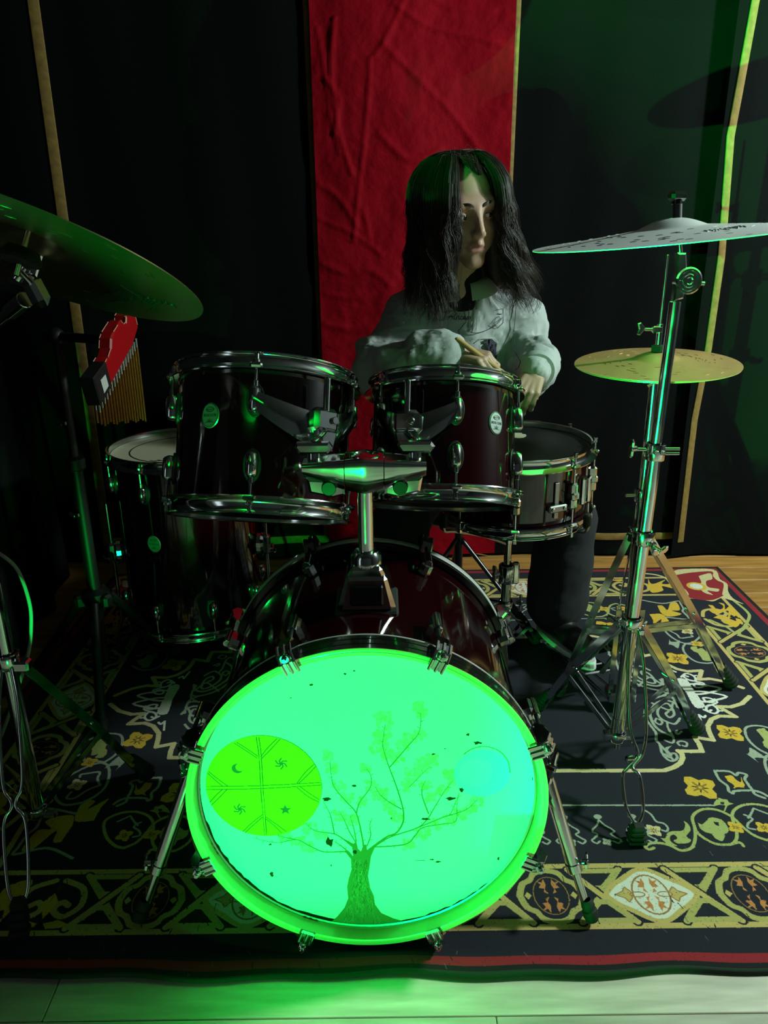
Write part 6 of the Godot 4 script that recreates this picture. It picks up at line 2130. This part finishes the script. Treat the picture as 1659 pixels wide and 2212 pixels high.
# profile of Vector2(radius, height) turned about Y; corners sharper than 40 degrees stay hard
func lathe(a: Acc, t: Transform3D, prof: Array, seg := 32, a0 := 0.0, a1 := TAU) -> void:
	var nb := t.basis.inverse().transposed()
	var k := prof.size()
	for i in k - 1:
		var p: Vector2 = prof[i]
		var q: Vector2 = prof[i + 1]
		if p.distance_to(q) < 1e-7:
			continue
		var d := (q - p).normalized()
		var np := Vector2(d.y, -d.x)
		var n0 := np
		var n1 := np
		if i > 0:
			var e: Vector2 = (p - prof[i - 1]).normalized()
			if e.dot(d) > 0.77:
				n0 = (np + Vector2(e.y, -e.x)).normalized()
		if i < k - 2:
			var e2: Vector2 = (prof[i + 2] - q).normalized()
			if e2.dot(d) > 0.77:
				n1 = (np + Vector2(e2.y, -e2.x)).normalized()
		for j in seg:
			var t0 := a0 + (a1 - a0) * j / seg
			var t1 := a0 + (a1 - a0) * (j + 1) / seg
			var c0 := Vector3(cos(t0), 0, sin(t0))
			var c1 := Vector3(cos(t1), 0, sin(t1))
			var A := t * (c0 * p.x + Vector3(0, p.y, 0))
			var B := t * (c1 * p.x + Vector3(0, p.y, 0))
			var C := t * (c1 * q.x + Vector3(0, q.y, 0))
			var D := t * (c0 * q.x + Vector3(0, q.y, 0))
			var nA := (nb * (c0 * n0.x + Vector3(0, n0.y, 0))).normalized()
			var nB := (nb * (c1 * n0.x + Vector3(0, n0.y, 0))).normalized()
			var nC := (nb * (c1 * n1.x + Vector3(0, n1.y, 0))).normalized()
			var nD := (nb * (c0 * n1.x + Vector3(0, n1.y, 0))).normalized()
			if p.x > 1e-6:
				a.tri(A, B, C, nA, nB, nC)
			if q.x > 1e-6:
				a.tri(A, C, D, nA, nC, nD)

func cyl(a: Acc, p: Vector3, q: Vector3, r: float, seg := 16, r2 := -1.0, bev := 0.001) -> void:
	if r2 < 0:
		r2 = r
	var L := p.distance_to(q)
	bev = minf(bev, minf(L * 0.3, minf(r, r2) * 0.5))
	lathe(a, at(p, up_to(q - p)), [Vector2(0, 0), Vector2(r - bev, 0), Vector2(r, bev), Vector2(r2, L - bev), Vector2(r2 - bev, L), Vector2(0, L)], seg)

func ball(a: Acc, t: Transform3D, r: float, seg := 16, ring := 10) -> void:
	var pr := []
	for i in ring + 1:
		var w := -PI / 2 + PI * i / ring
		pr.append(Vector2(maxf(cos(w), 0.0) * r, sin(w) * r))
	lathe(a, t, pr, seg)

func smooth_path(pts: Array, sub := 6) -> Array:
	var out := []
	var k := pts.size()
	for i in k - 1:
		var p0 = pts[max(i - 1, 0)]
		var p1 = pts[i]
		var p2 = pts[i + 1]
		var p3 = pts[min(i + 2, k - 1)]
		for j in sub:
			var s := float(j) / sub
			out.append(0.5 * (2.0 * p1 + (p2 - p0) * s + (2.0 * p0 - 5.0 * p1 + 4.0 * p2 - p3) * s * s + (3.0 * p1 - p0 - 3.0 * p2 + p3) * s * s * s))
	out.append(pts[k - 1])
	return out

# round tube along points; radius a float or an array
func tube(a: Acc, pts: Array, r, sides := 10, caps := true) -> void:
	var k := pts.size()
	var fr := []
	var d0: Vector3 = (pts[1] - pts[0]).normalized()
	var x := d0.cross(Vector3.UP)
	if x.length() < 0.05:
		x = d0.cross(Vector3.RIGHT)
	x = x.normalized()
	for i in k:
		var d: Vector3 = ((pts[min(i + 1, k - 1)] - pts[max(i - 1, 0)])).normalized()
		x = (x - d * x.dot(d)).normalized()
		fr.append([x, d.cross(x), d])
	for i in k - 1:
		var ra: float = r[i] if r is Array else r
		var rb: float = r[i + 1] if r is Array else r
		for j in sides:
			var w0 := TAU * j / sides
			var w1 := TAU * (j + 1) / sides
			var nA: Vector3 = fr[i][0] * cos(w0) + fr[i][1] * sin(w0)
			var nB: Vector3 = fr[i][0] * cos(w1) + fr[i][1] * sin(w1)
			var nD: Vector3 = fr[i + 1][0] * cos(w0) + fr[i + 1][1] * sin(w0)
			var nC: Vector3 = fr[i + 1][0] * cos(w1) + fr[i + 1][1] * sin(w1)
			a.quad(pts[i] + nA * ra, pts[i] + nB * ra, pts[i + 1] + nC * rb, pts[i + 1] + nD * rb, nA, nB, nC, nD)
	if caps:
		for e in [0, k - 1]:
			var re: float = r[e] if r is Array else r
			var dn: Vector3 = fr[e][2] * (-1.0 if e == 0 else 1.0)
			for j in sides:
				var w0 := TAU * j / sides
				var w1 := TAU * (j + 1) / sides
				var nA: Vector3 = fr[e][0] * cos(w0) + fr[e][1] * sin(w0)
				var nB: Vector3 = fr[e][0] * cos(w1) + fr[e][1] * sin(w1)
				a.flat(pts[e] + dn * re * 0.3, pts[e] + nA * re, pts[e] + nB * re, dn)

# flat bar (rectangle section w along 'side', h across) along points
func strap(a: Acc, pts: Array, w: float, h: float, side: Vector3) -> void:
	var k := pts.size()
	var rings := []
	for i in k:
		var d: Vector3 = (pts[min(i + 1, k - 1)] - pts[max(i - 1, 0)]).normalized()
		var s := (side - d * side.dot(d)).normalized()
		var t := d.cross(s)
		rings.append([pts[i] + s * w / 2 + t * h / 2, pts[i] - s * w / 2 + t * h / 2, pts[i] - s * w / 2 - t * h / 2, pts[i] + s * w / 2 - t * h / 2, s, t, d])
	for i in k - 1:
		var A = rings[i]
		var B = rings[i + 1]
		var ns := [A[5], -A[4], -A[5], A[4]]
		for j in 4:
			var q := (j + 1) % 4
			a.quad(A[j], A[q], B[q], B[j], ns[j], ns[j], ns[j], ns[j])
	for e in [0, k - 1]:
		var A = rings[e]
		var dn: Vector3 = A[6] * (-1.0 if e == 0 else 1.0)
		a.quad(A[0], A[1], A[2], A[3], dn, dn, dn, dn)

# box with chamfered edges, centred on t
func box(a: Acc, t: Transform3D, size: Vector3, ch := 0.002, taper := Vector2.ONE) -> void:
	var h := size / 2
	ch = minf(ch, minf(h.x, minf(h.y, h.z)) * 0.95)
	var nb := t.basis.inverse().transposed()
	var P := func(sx, sy, sz, ax) -> Vector3:
		var p := Vector3(sx * (h.x - (0.0 if ax == 0 else ch)), sy * (h.y - (0.0 if ax == 1 else ch)), sz * (h.z - (0.0 if ax == 2 else ch)))
		if sy > 0:
			p.x *= taper.x
			p.z *= taper.y
		return t * p
	var N := func(x, y, z) -> Vector3:
		return (nb * Vector3(x, y, z)).normalized()
	for s in [-1, 1]:
		var n0 = N.call(s, 0, 0)
		a.quad(P.call(s, -1, -1, 0), P.call(s, 1, -1, 0), P.call(s, 1, 1, 0), P.call(s, -1, 1, 0), n0, n0, n0, n0)
		var n1 = N.call(0, s, 0)
		a.quad(P.call(-1, s, -1, 1), P.call(1, s, -1, 1), P.call(1, s, 1, 1), P.call(-1, s, 1, 1), n1, n1, n1, n1)
		var n2 = N.call(0, 0, s)
		a.quad(P.call(-1, -1, s, 2), P.call(1, -1, s, 2), P.call(1, 1, s, 2), P.call(-1, 1, s, 2), n2, n2, n2, n2)
		for q in [-1, 1]:
			var e0 = N.call(s, q, 0)
			a.quad(P.call(s, q, -1, 0), P.call(s, q, 1, 0), P.call(s, q, 1, 1), P.call(s, q, -1, 1), e0, e0, e0, e0)
			var e1 = N.call(0, s, q)
			a.quad(P.call(-1, s, q, 1), P.call(1, s, q, 1), P.call(1, s, q, 2), P.call(-1, s, q, 2), e1, e1, e1, e1)
			var e2 = N.call(s, 0, q)
			a.quad(P.call(s, -1, q, 0), P.call(s, 1, q, 0), P.call(s, 1, q, 2), P.call(s, -1, q, 2), e2, e2, e2, e2)
			for w in [-1, 1]:
				a.flat(P.call(s, q, w, 0), P.call(s, q, w, 1), P.call(s, q, w, 2), N.call(s, q, w))

# polygon (Vector2, in t's xy plane) extruded by depth along t's z, with a bevelled front
func prism(a: Acc, t: Transform3D, poly: PackedVector2Array, depth: float, bev := 0.001) -> void:
	if Geometry2D.is_polygon_clockwise(poly):
		poly.reverse()
	var k := poly.size()
	var ins := PackedVector2Array()
	for i in k:
		var d1 := (poly[i] - poly[(i + k - 1) % k]).normalized()
		var d2 := (poly[(i + 1) % k] - poly[i]).normalized()
		var m := Vector2(-d1.y, d1.x) + Vector2(-d2.y, d2.x)
		m = m.normalized() / maxf(0.5, (m.normalized()).dot(Vector2(-d1.y, d1.x)))
		ins.append(poly[i] + m * bev)
	var nb := t.basis.inverse().transposed()
	var idx := Geometry2D.triangulate_polygon(poly)
	var nf := (nb * Vector3(0, 0, 1)).normalized()
	for i in range(0, idx.size(), 3):
		var q0 := ins[idx[i]]
		var q1 := ins[idx[i + 1]]
		var q2 := ins[idx[i + 2]]
		a.flat(t * Vector3(q0.x, q0.y, depth / 2), t * Vector3(q1.x, q1.y, depth / 2), t * Vector3(q2.x, q2.y, depth / 2), nf)
		a.flat(t * Vector3(q0.x, q0.y, -depth / 2), t * Vector3(q1.x, q1.y, -depth / 2), t * Vector3(q2.x, q2.y, -depth / 2), -nf)
	for i in k:
		var j := (i + 1) % k
		var d := (poly[j] - poly[i]).normalized()
		var nn := (nb * Vector3(d.y, -d.x, 0)).normalized()
		var zf := depth / 2 - bev
		a.quad(t * Vector3(poly[i].x, poly[i].y, -zf), t * Vector3(poly[j].x, poly[j].y, -zf), t * Vector3(poly[j].x, poly[j].y, zf), t * Vector3(poly[i].x, poly[i].y, zf), nn, nn, nn, nn)
		for s in [-1.0, 1.0]:
			var nm: Vector3 = (nn + nf * s).normalized()
			a.quad(t * Vector3(poly[i].x, poly[i].y, zf * s), t * Vector3(poly[j].x, poly[j].y, zf * s), t * Vector3(ins[j].x, ins[j].y, depth / 2 * s), t * Vector3(ins[i].x, ins[i].y, depth / 2 * s), nm, nm, nm, nm)

# smooth sheet from a grid of points
func sheet(a: Acc, g: Array, uv := false, flip := false) -> void:
	var h := g.size()
	var w: int = g[0].size()
	var nn := []
	for j in h:
		var row := []
		for i in w:
			var dx: Vector3 = g[j][min(i + 1, w - 1)] - g[j][max(i - 1, 0)]
			var dy: Vector3 = g[min(j + 1, h - 1)][i] - g[max(j - 1, 0)][i]
			var q := dx.cross(dy).normalized()
			row.append(-q if flip else q)
		nn.append(row)
	for j in h - 1:
		for i in w - 1:
			var u0 := Vector2(float(i) / (w - 1), float(j) / (h - 1))
			var u1 := Vector2(float(i + 1) / (w - 1), float(j + 1) / (h - 1))
			a.tri(g[j][i], g[j][i + 1], g[j + 1][i + 1], nn[j][i], nn[j][i + 1], nn[j + 1][i + 1], u0, Vector2(u1.x, u0.y), u1)
			a.tri(g[j][i], g[j + 1][i + 1], g[j + 1][i], nn[j][i], nn[j + 1][i + 1], nn[j + 1][i], u0, u1, Vector2(u0.x, u1.y))

# wing nut: hub plus two wings, axis along t's z
func wing(a: Acc, t: Transform3D, s := 1.0) -> void:
	cyl(a, t * Vector3(0, 0, -0.006 * s), t * Vector3(0, 0, 0.008 * s), 0.006 * s, 10)
	for q in [-1.0, 1.0]:
		prism(a, t * at(Vector3(0, 0, 0.004 * s)), PackedVector2Array([Vector2(0.003 * q, -0.004) * s, Vector2(0.014 * q, -0.004) * s, Vector2(0.02 * q, 0.001) * s, Vector2(0.018 * q, 0.009) * s, Vector2(0.011 * q, 0.009) * s, Vector2(0.003 * q, 0.005) * s]), 0.006 * s, 0.0015 * s)

# ---------------------------------------------------------------- distance-field mesher (surface nets)
# prim: [a, b, ra, rb, op, squash, axis]; op 1 adds, -1 carves; squash scales distances along axis
func pd(p: Vector3, q: Array) -> float:
	var a: Vector3 = q[0]
	var b: Vector3 = q[1]
	if q.size() > 5:
		var ax: Vector3 = q[6]
		var f: float = 1.0 / q[5] - 1.0
		p += ax * ((p - a).dot(ax) * f)
		b += ax * ((b - a).dot(ax) * f)
		var ab0 := b - a
		var h0 := clampf((p - a).dot(ab0) / maxf(ab0.length_squared(), 1e-9), 0, 1)
		return (p.distance_to(a + ab0 * h0) - lerpf(q[2], q[3], h0)) * minf(q[5], 1.0)
	var ab := b - a
	var h := clampf((p - a).dot(ab) / maxf(ab.length_squared(), 1e-9), 0, 1)
	return p.distance_to(a + ab * h) - lerpf(q[2], q[3], h)

func field(prims: Array, k: float, p: Vector3) -> float:
	var d := 1e3
	for q in prims:
		var e := pd(p, q)
		if q.size() > 4 and q[4] < 0:
			var h := clampf(0.5 - 0.5 * (d + e) / k, 0, 1)
			d = lerpf(d, -e, h) + k * h * (1 - h)
		else:
			var h := clampf(0.5 + 0.5 * (d - e) / k, 0, 1)
			d = lerpf(d, e, h) - k * h * (1 - h)
	return d

func nets(a: Acc, prims: Array, cell: float, k: float, noise = null, amp := 0.0, tint = null) -> void:
	var lo := Vector3(1e9, 1e9, 1e9)
	var hi := -lo
	for q in prims:
		if q.size() > 4 and q[4] < 0:
			continue
		var r: float = maxf(q[2], q[3]) + k * 0.3 + amp + cell * 2
		if q.size() > 5:
			r *= maxf(1.0, q[5])
		for e in [q[0], q[1]]:
			lo = lo.min(e - Vector3(r, r, r))
			hi = hi.max(e + Vector3(r, r, r))
	var nx := int((hi.x - lo.x) / cell) + 2
	var ny := int((hi.y - lo.y) / cell) + 2
	var nz := int((hi.z - lo.z) / cell) + 2
	var F := PackedFloat32Array()
	F.resize(nx * ny * nz)
	F.fill(1.0)
	for q in prims:
		var cut: bool = q.size() > 4 and q[4] < 0
		var r: float = maxf(q[2], q[3]) + k + amp + cell * 3
		if q.size() > 5:
			r *= maxf(1.0, q[5])
		var l: Vector3 = (q[0].min(q[1]) - Vector3(r, r, r) - lo) / cell
		var m: Vector3 = (q[0].max(q[1]) + Vector3(r, r, r) - lo) / cell
		for z in range(maxi(0, int(l.z)), mini(nz, int(m.z) + 1)):
			for y in range(maxi(0, int(l.y)), mini(ny, int(m.y) + 1)):
				var base := (z * ny + y) * nx
				for x in range(maxi(0, int(l.x)), mini(nx, int(m.x) + 1)):
					var e := pd(lo + Vector3(x, y, z) * cell, q)
					var d := F[base + x]
					if cut:
						if e < k:
							var h := clampf(0.5 - 0.5 * (d + e) / k, 0, 1)
							F[base + x] = lerpf(d, -e, h) + k * h * (1 - h)
					elif e < d + k:
						var h := clampf(0.5 + 0.5 * (d - e) / k, 0, 1)
						F[base + x] = lerpf(d, e, h) - k * h * (1 - h)
	if noise != null:
		for z in nz:
			for y in ny:
				var base := (z * ny + y) * nx
				for x in nx:
					if absf(F[base + x]) < amp + cell * 3:
						F[base + x] += noise.get_noise_3dv(lo + Vector3(x, y, z) * cell) * amp
	var ids := PackedInt32Array()
	ids.resize(nx * ny * nz)
	ids.fill(-1)
	var V := PackedVector3Array()
	var N := PackedVector3Array()
	var cc := PackedColorArray()
	var off := [0, 1, nx, nx + 1, nx * ny, nx * ny + 1, nx * ny + nx, nx * ny + nx + 1]
	var ed := [[0, 1], [2, 3], [4, 5], [6, 7], [0, 2], [1, 3], [4, 6], [5, 7], [0, 4], [1, 5], [2, 6], [3, 7]]
	var cor := [Vector3(0, 0, 0), Vector3(1, 0, 0), Vector3(0, 1, 0), Vector3(1, 1, 0), Vector3(0, 0, 1), Vector3(1, 0, 1), Vector3(0, 1, 1), Vector3(1, 1, 1)]
	for z in nz - 1:
		for y in ny - 1:
			var base := (z * ny + y) * nx
			for x in nx - 1:
				var b := base + x
				var f0 := F[b]
				if absf(f0) > cell * 3.5:
					continue
				var f := [f0, F[b + off[1]], F[b + off[2]], F[b + off[3]], F[b + off[4]], F[b + off[5]], F[b + off[6]], F[b + off[7]]]
				var neg := 0
				for i in 8:
					if f[i] < 0:
						neg += 1
				if neg == 0 or neg == 8:
					continue
				var s := Vector3.ZERO
				var cnt := 0
				for e in ed:
					var fa: float = f[e[0]]
					var fb: float = f[e[1]]
					if (fa < 0) != (fb < 0):
						s += cor[e[0]].lerp(cor[e[1]], fa / (fa - fb))
						cnt += 1
				ids[b] = V.size()
				var p := lo + (Vector3(x, y, z) + s / cnt) * cell
				V.append(p)
				N.append(Vector3(f[1] + f[3] + f[5] + f[7] - f[0] - f[2] - f[4] - f[6], f[2] + f[3] + f[6] + f[7] - f[0] - f[1] - f[4] - f[5], f[4] + f[5] + f[6] + f[7] - f[0] - f[1] - f[2] - f[3]).normalized())
				cc.append(tint.call(p) if tint != null else a.col)
	var st := [1, nx, nx * ny]
	for z in range(1, nz - 1):
		for y in range(1, ny - 1):
			var base := (z * ny + y) * nx
			for x in range(1, nx - 1):
				var b := base + x
				if ids[b] < 0:
					continue
				for ax in 3:
					if (F[b] < 0) == (F[b + st[ax]] < 0):
						continue
					var s1: int = st[(ax + 1) % 3]
					var s2: int = st[(ax + 2) % 3]
					var i0 := ids[b]
					var i1 := ids[b - s1]
					var i2 := ids[b - s1 - s2]
					var i3 := ids[b - s2]
					if i1 < 0 or i2 < 0 or i3 < 0:
						continue
					a.col = cc[i0]
					a.quad(V[i0], V[i1], V[i2], V[i3], N[i0], N[i1], N[i2], N[i3])
	a.col = Color(1, 1, 1)

# ---------------------------------------------------------------- painting flat print into images
func fill_poly(img: Image, pts: Array, col: Color) -> void:
	var y0 := 1e9
	var y1 := -1e9
	for p in pts:
		y0 = minf(y0, p.y)
		y1 = maxf(y1, p.y)
	var h := img.get_height()
	var k := pts.size()
	for y in range(maxi(0, int(floor(y0))), mini(h - 1, int(ceil(y1))) + 1):
		var yc := y + 0.5
		var xs := []
		for i in k:
			var p: Vector2 = pts[i]
			var q: Vector2 = pts[(i + 1) % k]
			if (p.y <= yc) != (q.y <= yc):
				xs.append(p.x + (q.x - p.x) * (yc - p.y) / (q.y - p.y))
		xs.sort()
		for i in range(0, xs.size() - 1, 2):
			var a := int(round(xs[i]))
			var b := int(round(xs[i + 1]))
			if b > a:
				img.fill_rect(Rect2i(a, y, b - a, 1), col)

func disc(img: Image, c: Vector2, r: float, col: Color, ry := -1.0) -> void:
	if ry < 0:
		ry = r
	for y in range(int(c.y - ry), int(c.y + ry) + 1):
		var t := (y + 0.5 - c.y) / ry
		if absf(t) < 1:
			var w := r * sqrt(1 - t * t)
			img.fill_rect(Rect2i(int(round(c.x - w)), y, maxi(1, int(round(2 * w))), 1), col)

func stroke(img: Image, pts: Array, w: float, col: Color, w2 := -1.0) -> void:
	if w2 < 0:
		w2 = w
	var k := pts.size()
	for i in k - 1:
		var p: Vector2 = pts[i]
		var q: Vector2 = pts[i + 1]
		var wi := lerpf(w, w2, float(i) / k) / 2
		var n := (q - p).orthogonal().normalized() * maxf(wi, 0.6)
		if wi > 1.2:
			disc(img, p, wi, col)
		fill_poly(img, [p + n, q + n, q - n, p - n], col)
	if w2 > 2.4:
		disc(img, pts[k - 1], w2 / 2, col)

func mat(col: Color, rough := 0.6, metal := 0.0, coat := 0.0) -> StandardMaterial3D:
	var m := StandardMaterial3D.new()
	m.albedo_color = col
	m.roughness = rough
	m.metallic = metal
	if coat > 0:
		m.clearcoat_enabled = true
		m.clearcoat = coat
		m.clearcoat_roughness = 0.05
	return m

func noise_tex(freq: float, lo: Color, hi: Color, size := 512, seedv := 1, oct := 4, stretch := Vector2.ONE) -> NoiseTexture2D:
	var f := FastNoiseLite.new()
	f.seed = seedv
	f.frequency = freq
	f.fractal_octaves = oct
	var g := Gradient.new()
	g.set_color(0, lo)
	g.set_color(1, hi)
	var t := NoiseTexture2D.new()
	t.width = int(size * stretch.x)
	t.height = int(size * stretch.y)
	t.seamless = true
	t.noise = f
	t.color_ramp = g
	return t

func bump(m: StandardMaterial3D, freq: float, strength: float, scale: float, size := 512) -> void:
	var f := FastNoiseLite.new()
	f.frequency = freq
	var t := NoiseTexture2D.new()
	t.width = size
	t.height = size
	t.seamless = true
	t.noise = f
	t.as_normal_map = true
	t.bump_strength = strength
	m.normal_enabled = true
	m.normal_texture = t
	m.normal_scale = 1.0
	m.uv1_triplanar = true
	m.uv1_world_triplanar = true
	m.uv1_scale = Vector3(scale, scale, scale)
